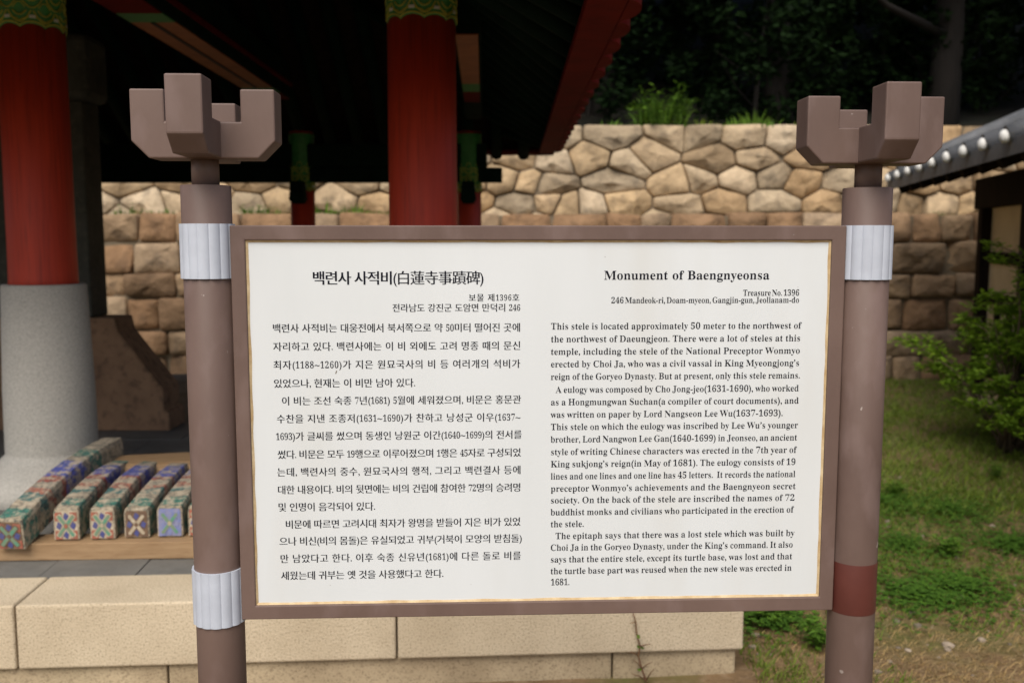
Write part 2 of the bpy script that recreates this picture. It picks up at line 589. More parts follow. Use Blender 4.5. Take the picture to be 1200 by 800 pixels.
def grass_tuft(name, loc, h, n, spread, m, label, group, cat='grass tuft', leafy=False):
    vs, fs = [], []
    for _ in range(n):
        a = rnd.uniform(0, 6.28)
        r = spread * math.sqrt(rnd.random())
        p = Vector((r * math.cos(a), r * math.sin(a), -.02))
        hh = h * rnd.uniform(.5, 1.0) * (1 - .5 * r / spread)
        d = Vector((math.cos(a) * rnd.uniform(.05, .5), math.sin(a) * rnd.uniform(.05, .5), 1)).normalized()
        s = d.cross(rdir()).normalized() * (.006 + h * .012)
        q1, q2 = p + d * hh * .55, p + d * hh * .9 + Vector((d.x, d.y, -.1)) * hh * .35
        b = len(vs)
        vs += [p - s, p + s, q1 + s * .8, q1 - s * .8, q2]
        fs += [(b, b + 1, b + 2, b + 3), (b + 3, b + 2, b + 4)]
        if leafy:
            for k in range(9):
                t = rnd.uniform(.15, 1)
                leaf_quad(vs, fs, p + d * hh * t, rdir(-.2, .6), Vector((0, 0, 1)), h * rnd.uniform(.10, .22), h * .045)
    o = raw(name, [tuple(v) for v in vs], fs, m)
    o.location = loc
    return tag(o, label, cat, group)
# weeds along the top of the upper wall and on the ledge between the walls
def top(px): return at_y(px, 146, YU + .22)
p = top(775); grass_tuft('weed_clump', (p.x, p.y, ZU - .02), .72, 70, .28, M['weed'], 'tallest bright green weed clump on the upper wall top, left of the right post', None, 'weed', True)
p = top(882); grass_tuft('weed_clump', (p.x, p.y, ZU - .02), .36, 90, .30, M['weed'], 'low spread of green grass on the upper wall top beside the right capital', None, 'weed', False)
for k, px in enumerate((735, 748, 803, 822, 850, 905, 925, 990, 715, 840)):
    p = top(px + rnd.uniform(-6, 6))
    grass_tuft('grass_tuft', (p.x, p.y + rnd.uniform(-.1, .12), ZU - .02), rnd.uniform(.12, .30), 30, .15, M['weed' if k % 3 else 'grass'], 'thin short grass tuft among others on the top edge of the upper wall', 'short tufts on the upper wall top')
for k, px in enumerate((300, 318, 330, 380, 392, 415, 430, 440, 885, 893, 901, 1096, 1104, 1112, 150, 190)):
    p = at_y(px, 245, YW + .45)
    grass_tuft('ledge_weed', (p.x, p.y, ZL - .03), rnd.uniform(.12, .34) if px < 500 else rnd.uniform(.06, .13), 34, .14, M['weed'], 'small green weed growing on the ledge between the lower and upper stone walls', 'weeds on the ledge between the walls', 'weed', k % 2 == 0)

# ------------------------------------------------------------------ stone platform
ZB, ZT = .10, .318               # underside and top of the coping
A = on_z(872, 761, ZB)
B = on_z(0, 785, ZB)
pu = (A - B).normalized()         # along the front, to the right
prz = math.atan2(pu.y, pu.x)
plat = empty('stone_platform', (A.x, A.y, 0), 'beige granite platform of large cut blocks with dark paved floor under the red columns', 'platform', None, prz)
def ploc(v):                      # world -> platform local
    d = Vector((v.x - A.x, v.y - A.y))
    return d.x * pu.x + d.y * pu.y, -d.x * pu.y + d.y * pu.x
CW = .27
joints = [0]
for px, py in ((465, 774), (20, 785)):
    joints.append(ploc(on_z(px, py, ZB))[0])
joints += [joints[-1] - 1.15, joints[-1] - 2.3, joints[-1] - 3.4]
for a, b in zip(joints, joints[1:]):
    bm = bmesh.new()
    box6(bm, b + .003, a - .003, 0, CW, ZB, ZT)
    build('coping_stone', bm, M['granite'], plat, bevel=.008, seg=3)
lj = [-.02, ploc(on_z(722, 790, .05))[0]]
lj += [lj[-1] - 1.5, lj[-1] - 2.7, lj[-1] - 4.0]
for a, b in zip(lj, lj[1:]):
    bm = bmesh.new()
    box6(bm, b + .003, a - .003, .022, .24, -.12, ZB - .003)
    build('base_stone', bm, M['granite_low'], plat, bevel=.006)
DEP = 5.6
for k in range(4):
    y0, y1 = CW + .004 + k * (DEP - CW) / 4, CW + (k + 1) * (DEP - CW) / 4
    bm = bmesh.new()
    box6(bm, -.27, 0, y0, y1, ZB, ZT)
    build('coping_stone', bm, M['granite'], plat, bevel=.008, seg=3)
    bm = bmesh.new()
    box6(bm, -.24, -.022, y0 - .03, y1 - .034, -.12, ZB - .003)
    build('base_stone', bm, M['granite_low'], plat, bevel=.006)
bm = bmesh.new()
box6(bm, joints[-1], -.274, CW + .004, DEP, -.1, ZT - .022)
rows, y = 0, CW + .006
while y < DEP - .3:
    x = -.276 - (.0 if rows % 2 else .17)
    if rows % 2 == 0:
        box6(bm, x + .003, -.276, y, y + .332, ZT - .024, ZT - .006 + rnd.uniform(-.002, .002))
    while x > joints[-1] + .4:
        box6(bm, x - .334, x, y, y + .332, ZT - .024, ZT - .006 + rnd.uniform(-.002, .002))
        x -= .338
    y += .336
    rows += 1
build('paved_floor', bm, M['slate'], plat)

# ------------------------------------------------------------------ pavilion
D1, D2, DR = 4.42, 4.26, 7.5
cl = at_y(50, 300, D1); cr = at_y(496, 240, D2)
rl = at_y(355, 240, DR); rr_ = at_y(550, 240, DR)
ZBAND = 2.44
EX, EZ = .365, 2.25              # right eave edge
EY0, EY1 = 2.72, 8.35            # front and rear eaves
EXL = -4.9
pav = empty('stele_pavilion', (-1.5, 5.5, ZT), 'traditional pavilion with red columns, green painted bands and dark tiled eaves', 'pavilion')
PO = Vector(pav.location)
def pbuild(name, bm, m, parent=None, smooth=False, bevel=0.0, shift=None):
    bmesh.ops.translate(bm, verts=bm.verts, vec=-(shift if shift is not None else PO))
    return build(name, bm, m, parent or pav, smooth, bevel)
def cyl_strip(bm, c, r, pts, wd, lift=.003, mi=0):
    """a painted line on a column: pts of (angle, z), given width, laid proud of radius r"""
    P = []
    for i, (a, z) in enumerate(pts):
        a0, z0 = pts[max(i - 1, 0)]; a1, z1 = pts[min(i + 1, len(pts) - 1)]
        tx, tz = (a1 - a0) * r, z1 - z0
        l = math.hypot(tx, tz) or 1
        nx, nz = -tz / l * wd / 2, tx / l * wd / 2
        row = []
        for s in (1, -1):
            aa, zz = a + s * nx / r, z + s * nz
            row.append([bm.verts.new((c.x + q * math.cos(aa), c.y + q * math.sin(aa), zz)) for q in (r + lift, r - .001)])
        P.append(row)
    for p, q in zip(P, P[1:]):
        (a, a2), (b, b2) = p
        (c_, c2), (d, d2) = q
        for f in ((a, b, d, c_), (a, c_, c2, a2), (b, b2, d2, d)):
            bm.faces.new(f).material_index = mi
def band(c, r, zb, zt, parent, n=9, lotus=True):
    """painted sleeve at the head of a column, with scalloped lower edge"""
    bm = bmesh.new()
    K = n * 12
    per = 2 * math.pi / n
    lo, mi_, hi = [], [], []
    edge = lambda a: zb + .018 * abs(math.sin((a / per) * math.pi)) ** .7
    for i in range(K):
        a = 2 * math.pi * i / K
        z = edge(a)
        for L_, q, zz in ((lo, r + .0005, z), (mi_, r + .004, z + .001), (hi, r + .004, zt)):
            L_.append(bm.verts.new((c.x + q * math.cos(a), c.y + q * math.sin(a), zz)))
    for A_, B_ in ((lo, mi_), (mi_, hi)):
        for i in range(K):
            bm.faces.new((A_[i], A_[(i + 1) % K], B_[(i + 1) % K], B_[i])).smooth = True
    pb = pbuild('painted_band', bm, M['green'], parent, shift=cur_shift)
    bm = bmesh.new()
    rr = r + .004
    K2 = n * 10
    for off, wd in ((.009, .005), (.028, .003)):
        cyl_strip(bm, c, rr, [(2 * math.pi * i / K2, edge(2 * math.pi * i / K2) + off) for i in range(K2 + 1)], wd)
    h = min(.30, zt - zb)
    for rowi in range(3):
        zc = zb + .075 + rowi * .062
        if zc > zt - .07: break
        for k in range(n):
            a0 = per * (k + (.5 if rowi % 2 else 0))
            for s_ in (.92, .55):
                pts = []
                for i in range(9):
                    t = i / 8
                    pts.append((a0 + (t - .5) * per * s_, zc + .055 * s_ * (1 - (2 * t - 1) ** 2) * (-1 if s_ > .7 else -.7)))
                cyl_strip(bm, c, rr, pts, .0045)
            zig = [(a0 - per * .25, zc + .012), (a0 - per * .08, zc + .034), (a0 + per * .08, zc + .034), (a0 + per * .25, zc + .012)]
            cyl_strip(bm, c, rr, zig, .003)
    o = build_shift('line_pattern', bm, M['yellow'], pb)
    bm = bmesh.new()
    for k in range(n):
        a = per * k + per * .5
        z = zb + .048
        cyl_strip(bm, c, rr, [(a - .012 / r, z), (a + .012 / r, z)], .012, .004)
    build_shift('dot_pattern', bm, M['dotwhite'], pb)
    if lotus:
        bm = bmesh.new()
        for k in range(0, n):
            a = per * (k + .5)
            z = zb + .20
            pts = [(a - .035 / r * math.cos(t * .5), z + .0) for t in range(1)]
            for s_ in (-1, 0, 1):
                cyl_strip(bm, c, rr, [(a + s_ * .018 / r, z - .03 + abs(s_) * .012), (a + s_ * .026 / r, z), (a + s_ * .03 / r, z + .03)], .020, .0035)
        build_shift('lotus_pattern', bm, M['dark_red'], pb)
cur_shift = None
def build_shift(name, bm, m, parent):
    bmesh.ops.translate(bm, verts=bm.verts, vec=-cur_shift)
    return build(name, bm, m, parent)
def column(c, r, zb, zt, front):
    global cur_shift
    base = Vector((c.x, c.y, 0))
    cur_shift = PO
    bm = bmesh.new()
    z0 = 1.30 if front else .55
    lathe(bm, [(r * 1.02, z0 - .03), (r, z0 + .02), (r * .985, zb * .6), (r * .955, zt)], 64, (c.x, c.y))
    o = pbuild('column', bm, M['red'])
    band(c, r * (.965 if front else .97), zb, zt - .02, o, 9 if front else 8, front)
    bm = bmesh.new()
    if front:
        lathe(bm, [(.355, ZT - .03), (.355, ZT + .045), (.345, ZT + .075), (.30, ZT + .115), (.24, ZT + .15), (.212, ZT + .175), (.2, ZT + .19),
                   (.203, ZT + .2), (.200, .8), (.184, z0 - .006), (.178, z0), (r * .9, z0 + .001)], 72, (c.x, c.y))
    else:
        lathe(bm, [(r * 1.5, ZT - .03), (r * 1.5, ZT + .1), (r * 1.15, ZT + .2), (r * 1.08, z0)], 48, (c.x, c.y))
    pbuild('plinth', bm, M['plinth'], o)
ZC = 2.80
column(cl, .150, ZBAND, ZC, True)
column(cr, .156, ZBAND, ZC, True)
column(rl, .098, at_y(355, 226, DR).z, 2.35, False)
column(rr_, .098, at_y(550, 227, DR).z, 2.35, False)
# beams
def beam(name, a, b, wd, z0, z1, m, parent=None):
    d = Vector((b[0] - a[0], b[1] - a[1], 0))
    bm = bmesh.new()
    box(bm, ((a[0] + b[0]) / 2, (a[1] + b[1]) / 2, (z0 + z1) / 2), (d.length, wd, z1 - z0), math.atan2(d.y, d.x))
    return pbuild(name, bm, m, parent, bevel=.008)
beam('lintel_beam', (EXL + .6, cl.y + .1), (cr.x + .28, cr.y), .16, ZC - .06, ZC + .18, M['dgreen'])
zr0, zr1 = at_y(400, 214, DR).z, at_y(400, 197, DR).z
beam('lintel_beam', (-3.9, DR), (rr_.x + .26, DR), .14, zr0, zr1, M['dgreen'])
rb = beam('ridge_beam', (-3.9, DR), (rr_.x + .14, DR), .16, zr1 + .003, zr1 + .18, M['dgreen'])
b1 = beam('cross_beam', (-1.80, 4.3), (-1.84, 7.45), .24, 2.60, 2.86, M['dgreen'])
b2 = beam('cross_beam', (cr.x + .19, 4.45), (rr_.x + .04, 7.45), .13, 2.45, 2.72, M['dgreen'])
def underside(par, a, b, wd, z, parts):
    for (t0, t1, mm, k) in parts:
        p = Vector(a).lerp(Vector(b), t0); q = Vector(a).lerp(Vector(b), t1)
        d = q - p
        bm = bmesh.new()
        box(bm, ((p.x + q.x) / 2, (p.y + q.y) / 2, z - .002), (d.length, wd * k, .006), math.atan2(d.y, d.x))
        pbuild('painted_underside', bm, M[mm], par)
underside(b1, (-1.80, 4.3), (-1.84, 7.45), .24, 2.597, [(0, .12, 'dark_red', .94), (.12, .18, 'green', .94), (.18, .82, 'orange', .94), (.82, .9, 'green', .94), (.9, 1, 'dark_red', .94)])
underside(b1, (-1.80, 4.3), (-1.84, 7.45), .24, 2.592, [(.18, .82, 'black', .09)])
underside(b2, (cr.x + .19, 4.45), (rr_.x + .04, 7.45), .13, 2.447, [(0, .45, 'orange', .8), (.45, .55, 'green', .8), (.55, .7, 'dark_red', .8), (.7, 1, 'dgreen', .8)])
# side panels with red edges on the cross beams (seen from below)
for par, xx in ((b1, -1.68), (b2, cr.x + .255)):
    bm = bmesh.new()
    box6(bm, xx, xx + .012, 4.5, 7.3, 2.66, 2.69)
    pbuild('edge_stripe', bm, M['dark_red'], par)
# brackets hanging on the rear columns
for c in (rl, rr_):
    bm = bmesh.new()
    prism(bm, [(c.x - .06, zr0 - .14), (c.x - .04, zr0 - .17), (c.x + .04, zr0 - .17), (c.x + .06, zr0 - .14), (c.x + .045, zr0 - .002), (c.x - .045, zr0 - .002)], DR - .22, DR - .105)
    pbuild('bracket', bm, M['dgreen'])
# roof : hipped, underside boards, rafters, eave boards, tiles
RX0, RX1, RYC = EXL + 2.2, EX - 2.2, (EY0 + EY1) / 2
RZ = EZ + 1.75
roofm = bmesh.new()
def roof_shell(bm, off, ex):
    a = bm.verts.new((EXL - ex, EY0 - ex, EZ + off)); b = bm.verts.new((EX + ex, EY0 - ex, EZ + off))
    c = bm.verts.new((EX + ex, EY1 + ex, EZ + off)); d = bm.verts.new((EXL - ex, EY1 + ex, EZ + off))
    e = bm.verts.new((RX0, RYC, RZ + off)); f = bm.verts.new((RX1, RYC, RZ + off))
    for q in ((a, b, f, e), (b, c, f), (c, d, e, f), (d, a, e)): bm.faces.new(q)
    return a, b, c, d
lo = roof_shell(roofm, .05, -.01)
hi = roof_shell(roofm, .17, .03)
for i in range(4):
    roofm.faces.new((lo[i], lo[(i + 1) % 4], hi[(i + 1) % 4], hi[i]))
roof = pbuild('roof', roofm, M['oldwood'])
def roof_z(x, y):
    kx = min((x - EXL) / (RX0 - EXL), (EX - x) / (EX - RX1))
    ky = min((y - EY0), (EY1 - y)) / (RYC - EY0)
    return EZ + 1.75 * max(0, min(kx, ky, 1))
# rafters (round logs) under the boards: one mesh each would pass 100, so the nearest eaves are separate parts
def rafter(p, q, r=.045):
    bm = bmesh.new()
    tube(bm, [p, q], [r, r], 10)
    pbuild('rafter', bm, M['dgreen'], roof)
y = EY0 + .2
while y < EY1 - .1:                                             # right-hand side
    reach = min(1.5, (min(y - EY0, EY1 - y)) * .8 + .25)
    rafter((EX - .10, y, roof_z(EX - .10, y) - .02), (EX - reach, y, roof_z(EX - reach, y) - .02))
    y += .30
x = EXL + .3
while x < EX - .2:                                              # front and rear
    reach = min(1.6, (min(x - EXL, EX - x)) * .9 + .2)
    for y0, s in ((EY0, 1), (EY1, -1)):
        rafter((x, y0 + s * .06, roof_z(x, y0 + s * .06) - (.03 if s > 0 else .045)), (x, y0 + s * reach, roof_z(x, y0 + s * reach) - .03), .045 if s > 0 else .052)
    x += .235
# red eave board with the scalloped edge the tiles sit on
for (p0, p1, nrm) in (((EX, EY0), (EX, EY1), (1, 0)), ((EXL, EY0), (EX, EY0), (0, -1)), ((EX, EY1), (EXL, EY1), (0, 1))):
    d = Vector((p1[0] - p0[0], p1[1] - p0[1]))
    L_ = d.length
    d.normalize()
    n_ = Vector(nrm)
    bm = bmesh.new()
    cx, cy = (p0[0] + p1[0]) / 2 - n_.x * .065, (p0[1] + p1[1]) / 2 - n_.y * .065
    box(bm, (cx, cy, EZ + .015), (L_, .13, .035), math.atan2(d.y, d.x))
    eb = pbuild('eave_board', bm, M['dark_red'], roof, bevel=.004)
    bm = bmesh.new()
    k = 0
    step = .30
    while (k + 1) * step < L_:
        s0 = k * step
        pts = []
        for i in range(9):
            t = i / 8
            pts.append((s0 + step * t, .055 * math.sin(math.pi * t) ** .6))
        vs1 = [bm.verts.new((p0[0] + d.x * s + n_.x * (o_ + .002), p0[1] + d.y * s + n_.y * (o_ + .002), EZ - .002)) for s, o_ in pts]
        vs2 = [bm.verts.new((v.co.x, v.co.y, EZ + .055)) for v in vs1]
        bm.faces.new(vs1); bm.faces.new(list(reversed(vs2)))
        for i in range(9):
            bm.faces.new((vs1[i], vs1[(i + 1) % 9], vs2[(i + 1) % 9], vs2[i]))
        k += 1
    pbuild('scalloped_edge', bm, M['dark_red'], eb)
# cover tiles on top
bm = bmesh.new()
y = EY0 + .15
while y < EY1:
    t = min(y - EY0, EY1 - y) / (RYC - EY0)
    tube(bm, [(EX + .06, y, EZ + .19), (EX - 2.2 * t, y, EZ + .19 + 1.75 * t)], .06, 8)
    y += .30
x = EXL
while x < EX:
    t = max(.02, min(1, (x - EXL) / 2.2, (EX - x) / 2.2))
    for y0 in (EY0, EY1):
        tube(bm, [(x, y0 + (-.06 if y0 == EY0 else .06), EZ + .19), (x, y0 + (RYC - y0) * t, EZ + .19 + 1.75 * t)], .06, 8)
    x += .30
tube(bm, [(RX0, RYC, RZ + .28), (RX1, RYC, RZ + .28)], .13, 10)
pbuild('roof_tiles', bm, M['tile'], roof)
# dark board wall closing the left and far left of the pavilion behind the stele
bm = bmesh.new()
box6(bm, -3.9, -3.86, 5.2, DR + .05, ZT - .006, 2.45)
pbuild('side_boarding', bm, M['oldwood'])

# ------------------------------------------------------------------ stele on its stone base
SY = 5.85
p_tr = at_y(155, 372, SY); p_sh = at_y(212, 455, SY); zb = ZT - .006
st = empty('stele', (-2.95, SY + .3, zb), 'old dark inscribed stone stele standing on a sloping brown stone base', 'stele')
def sb(name, bm, m, parent, bevel=0):
    bmesh.ops.translate(bm, verts=bm.verts, vec=-Vector(st.location))
    return build(name, bm, m, parent, bevel=bevel)
bm = bmesh.new()
xl = -3.84
poly = [(p_sh.x + .03, zb), (p_sh.x + .03, zb + .12), (p_sh.x, zb + .125), (p_sh.x, p_sh.z), (p_tr.x + .02, p_tr.z - .09), (p_tr.x, p_tr.z), (-3.45, p_tr.z), (xl + .02, p_sh.z), (xl + .02, zb + .125), (xl, zb + .12), (xl, zb)]
prism(bm, [(x_ - .10, z_) for x_, z_ in poly], SY - .03, SY + .25)
base = sb('turtle_base', bm, M['brownstone'], st, bevel=.02)
bm = bmesh.new()
xa = at_y(107, 300, SY + .02).x
box6(bm, xa - .72, xa, SY - .01, SY + .23, p_tr.z + .001, 2.35)
sb('stele_body', bm, M['stele'], st, bevel=.012)
bm = bmesh.new()
box6(bm, xa - .80, xa + .06, SY - .05, SY + .27, 2.352, 2.75)
sb('capstone', bm, M['stele'], st, bevel=.05)

# ------------------------------------------------------------------ timbers and painted beam pieces on the platform
fy = on_z(110, 656, ZT).y
bl, br = on_z(-60, 657, ZT), on_z(300, 652, ZT)
zp = ZT - .004
d = br - bl
bm = bmesh.new()
box(bm, (0, .06, .033), (d.length, .12, .066))
pl = build('timber_plank', bm, M['wood'], None, bevel=.004)
pl.location = ((bl.x + br.x) / 2, (bl.y + br.y) / 2, zp)
pl.rotation_euler = (0, 0, math.atan2(d.y, d.x))
tag(pl, 'long raw pine plank lying along the platform edge under the painted beam pieces', 'plank')
ZPL = zp + .067
q = at_y(170, 545, 4.02)
bm = bmesh.new()
vs_ = box(bm, (0, 0, .115), (.52, .24, .23))
for v in vs_: v.co.z += .02 * v.co.x
sp = build('timber_block', bm, M['wood'], None, bevel=.03)
sp.location = (-1.52, 4.10, zp)
sp.rotation_euler = (0, 0, R(8))
tag(sp, 'brown timber block lying behind the plank, under the far ends of the painted beam pieces', 'timber')

def worn_paint_mat():
    m = bpy.data.materials.new('worn_painted_timber')
    m.use_nodes = True
    nt = m.node_tree
    N, L = nt.nodes, nt.links
    b = N['Principled BSDF']
    b.inputs['Roughness'].default_value = .8
    tc = N.new('ShaderNodeTexCoord')
    oi = N.new('ShaderNodeObjectInfo')
    va = N.new('ShaderNodeVectorMath'); va.operation = 'MULTIPLY_ADD'
    L.new(tc.outputs['Object'], va.inputs[0]); va.inputs[1].default_value = (1, 1, 1)
    cmb = N.new('ShaderNodeCombineXYZ')
    ml = N.new('ShaderNodeMath'); ml.operation = 'MULTIPLY'; ml.inputs[1].default_value = 7.0
    L.new(oi.outputs['Random'], ml.inputs[0]); L.new(ml.outputs[0], cmb.inputs[0]); L.new(ml.outputs[0], cmb.inputs[2])
    va2 = N.new('ShaderNodeVectorMath'); va2.operation = 'ADD'
    L.new(tc.outputs['Object'], va2.inputs[0]); L.new(cmb.outputs[0], va2.inputs[1])
    P = va2.outputs[0]
    sep = N.new('ShaderNodeSeparateXYZ'); L.new(tc.outputs['Object'], sep.inputs[0])
    wob = N.new('ShaderNodeTexNoise'); wob.inputs['Scale'].default_value = 14; L.new(P, wob.inputs['Vector'])
    ad = N.new('ShaderNodeMath'); ad.operation = 'MULTIPLY_ADD'; ad.inputs[1].default_value = .10
    L.new(wob.outputs[0], ad.inputs[0]); L.new(sep.outputs['Y'], ad.inputs[2])
    sc_ = N.new('ShaderNodeMath'); sc_.operation = 'MULTIPLY'; sc_.inputs[1].default_value = 1.25
    L.new(ad.outputs[0], sc_.inputs[0])
    bands = N.new('ShaderNodeValToRGB'); bands.color_ramp.interpolation = 'CONSTANT'
    seq = [(0, (.30, .25, .17)), (.08, (.035, .16, .12)), (.17, (.26, .22, .16)), (.23, (.05, .14, .13)), (.30, (.34, .13, .085)), (.36, (.30, .26, .20)), (.42, (.28, .07, .05)),
           (.47, (.07, .085, .34)), (.62, (.09, .11, .36)), (.68, (.24, .21, .17)), (.75, (.05, .17, .13)), (.86, (.27, .23, .17))]
    for i, (p_, c_) in enumerate(seq):
        e = bands.color_ramp.elements[i] if i < 2 else bands.color_ramp.elements.new(p_)
        e.position = p_; e.color = (*c_, 1)
    L.new(sc_.outputs[0], bands.inputs[0])
    # swirling line work
    vor = N.new('ShaderNodeTexVoronoi'); vor.feature = 'DISTANCE_TO_EDGE'; vor.inputs['Scale'].default_value = 45; L.new(P, vor.inputs['Vector'])
    lr = N.new('ShaderNodeValToRGB'); lr.color_ramp.elements[0].position = .03; lr.color_ramp.elements[1].position = .09
    lr.color_ramp.elements[0].color = (1, 1, 1, 1); lr.color_ramp.elements[1].color = (0, 0, 0, 1)
    L.new(vor.outputs['Distance'], lr.inputs[0])
    mx0 = N.new('ShaderNodeMixRGB'); mx0.inputs[2].default_value = (.05, .06, .06, 1)
    m5 = N.new('ShaderNodeMath'); m5.operation = 'MULTIPLY'; m5.inputs[1].default_value = .8
    L.new(lr.outputs[0], m5.inputs[0]); L.new(m5.outputs[0], mx0.inputs[0]); L.new(bands.outputs[0], mx0.inputs[1])
    # bare worn wood
    wn_ = N.new('ShaderNodeTexNoise'); wn_.inputs['Scale'].default_value = 26; wn_.inputs['Detail'].default_value = 8; wn_.inputs['Roughness'].default_value = .75; L.new(P, wn_.inputs['Vector'])
    wr = N.new('ShaderNodeValToRGB'); wr.color_ramp.elements[0].position = .47; wr.color_ramp.elements[1].position = .57
    L.new(wn_.outputs[0], wr.inputs[0])
    gn = N.new('ShaderNodeTexNoise'); gn.inputs['Scale'].default_value = 60; L.new(P, gn.inputs['Vector'])
    gr = N.new('ShaderNodeValToRGB'); gr.color_ramp.elements[0].color = (.27, .21, .14, 1); gr.color_ramp.elements[1].color = (.56, .48, .36, 1)
    L.new(gn.outputs[0], gr.inputs[0])
    mx = N.new('ShaderNodeMixRGB'); L.new(wr.outputs[0], mx.inputs[0]); L.new(mx0.outputs[0], mx.inputs[1]); L.new(gr.outputs[0], mx.inputs[2])
    L.new(mx.outputs[0], b.inputs['Base Color'])
    bp = N.new('ShaderNodeBump'); bp.inputs['Strength'].default_value = .5; bp.inputs['Distance'].default_value = .004
    L.new(wn_.outputs[0], bp.inputs['Height']); L.new(bp.outputs[0], b.inputs['Normal'])
    return m
M['worn'] = worn_paint_mat()
M['p_green'] = mat('faded_green_paint', (.08, .26, .17), (.22, .22, .14), 60, .8, .2, 90)
M['p_red'] = mat('faded_orange_paint', (.40, .10, .06), (.25, .12, .08), 60, .8, .2, 90)
M['p_blue'] = mat('faded_blue_paint', (.05, .06, .22), (.10, .10, .20), 60, .8, .2, 90)
M['p_bare'] = mat('bare_pale_timber', (.52, .45, .34), (.34, .27, .18), 40, .8, .3, 90)
M['p_blue2'] = mat('pale_blue_paint', (.16, .20, .42), (.26, .25, .33), 50, .8, .2, 90)
M['p_brown'] = mat('weathered_brown_paint', (.20, .125, .075), (.12, .075, .05), 60, .8, .3, 90)
def painted_piece(loc, rz, rx, wd, h, L_, cols, label):
    e = empty('painted_beam_piece', loc, label, 'painted beam', 'salvaged painted beam pieces on the plank', rz)
    e.rotation_euler = (rx, 0, rz)
    bm = bmesh.new()
    n = 12
    rings = []
    for i in range(n + 1):
        t = i / n
        y_ = L_ * t
        arch = .055 * math.sin(math.pi * min(1, t * .75 + .05)) - .055 * math.sin(math.pi * .05)
        k = 1 - .12 * t
        wj = noise.noise(Vector((t * 3, loc[0] * 7, 0))) * .004
        zt_, zb_ = h + arch + wj, arch * .9
        wt, wb = wd * .44 * k, wd * .5 * k
        rings.append([bm.verts.new(v) for v in ((-wb, y_, zb_), (wb, y_, zb_), (wb * 1.0, y_, zt_ - .02), (wt, y_, zt_), (-wt, y_, zt_), (-wb, y_, zt_ - .02))])
    for a, b in zip(rings, rings[1:]):
        for i in range(6):
            bm.faces.new((a[i], a[(i + 1) % 6], b[(i + 1) % 6], b[i]))
    bm.faces.new(rings[0]); bm.faces.new(list(reversed(rings[-1])))
    build('beam_body', bm, M['worn'], e, bevel=.004)
    bm = bmesh.new()                                             # painted flower on the cut end, 0=field 1=cross 2=corner 3=tip
    def plate(poly, yy, mi):
        prism(bm, poly, yy, .0005, mi)
    s = wd * .44
    hz_ = h * .46
    plate([(-s, .006), (s, .006), (s * .98, h - .024), (s * .86, h - .008), (-s * .86, h - .008), (-s * .98, h - .024)], -.0015, 0)
    for sx in (-1, 1):
        for sz in (-1, 1):
            cx, cz = sx * s * .66, hz_ + sz * hz_ * .62
            plate([(cx - s * .30, cz - h * .135), (cx + s * .30, cz - h * .135), (cx + s * .30, cz + h * .135), (cx - s * .30, cz + h * .135)], -.003, 2)
    for ang in (0, 90, 180, 270):
        cx, cz = s * .62 * math.cos(R(ang)), hz_ + hz_ * .62 * math.sin(R(ang))
        plate([(cx + s * .27 * math.cos(k * math.pi / 2 + .3), cz + h * .135 * math.sin(k * math.pi / 2 + .3)) for k in range(4)], -.0035, 3)
    for a_ in (0, 1):
        dx, dz = s * .62, hz_ * .66 * (1 if a_ else -1)
        nx, nz = -dz, dx
        l = math.hypot(nx, nz); nx, nz = nx / l * s * .25, nz / l * s * .25
        plate([(-dx * 1.12 - nx, hz_ - dz * 1.12 - nz), (dx * 1.12 - nx, hz_ + dz * 1.12 - nz), (dx * 1.12 + nx, hz_ + dz * 1.12 + nz), (-dx * 1.12 + nx, hz_ - dz * 1.12 + nz)], -.0042 - .0002 * a_, 0)
        nx, nz = nx * .6, nz * .6
        plate([(-dx - nx, hz_ - dz - nz), (dx - nx, hz_ + dz - nz), (dx * 1.1, hz_ + dz * 1.1), (dx + nx, hz_ + dz + nz), (-dx + nx, hz_ - dz + nz), (-dx * 1.1, hz_ - dz * 1.1)], -.005 - .0006 * a_, 1)
    plate([(s * .17 * math.cos(k * math.pi / 5), hz_ + h * .075 * math.sin(k * math.pi / 5)) for k in range(10)], -.0065, 4)
    build('painted_end', bm, [M[c] for c in cols], e)
    return e
ends = [ # px centre of the foot of the end, depth, yaw, pitch, size, colours, label
 ((79, 638), 3.43, 4, 0, .094, .122, .70, ('p_bare', 'p_green', 'p_red', 'p_blue', 'p_red'), 'painted beam piece, second from the left, with bright green cross and red corners on its cut end'),
 ((121, 637), 3.44, 4, 0, .092, .120, .74, ('p_bare', 'p_green', 'p_red', 'p_blue', 'p_bare'), 'painted beam piece in the middle of the row, pale top, green cross between blue dots'),
 ((161, 633), 3.46, 3, 0, .094, .112, .80, ('p_brown', 'p_bare', 'p_brown', 'p_blue', 'p_brown'), 'painted beam piece with a weathered brown cut end, fourth from the left'),
 ((200, 634), 3.47, 3, 0, .096, .118, .78, ('p_blue2', 'p_green', 'p_blue2', 'p_blue2', 'p_bare'), 'painted beam piece with a pale blue cut end next to the left sign post'),
 ((236, 634), 3.48, 2, 0, .096, .118, .76, ('p_bare', 'p_green', 'p_red', 'p_blue', 'p_red'), 'painted beam piece farthest right in the row, mostly hidden behind the left sign post'),
]
for (px, py), Y, yaw, rx, wd, h, L_, cols, lab in ends:
    q = at_y(px, py, Y)
    painted_piece((q.x, Y, ZPL + .002), R(yaw), R(rx), wd, h, L_, cols, lab)
q = at_y(20, 632, 3.40)
painted_piece((q.x, 3.36, ZPL - .010), R(-2), R(7.0), .105, .115, .86, ('p_brown', 'p_green', 'p_red', 'p_blue', 'p_brown'), 'leftmost painted beam piece, set askew with its ragged end low and blue paint on top')

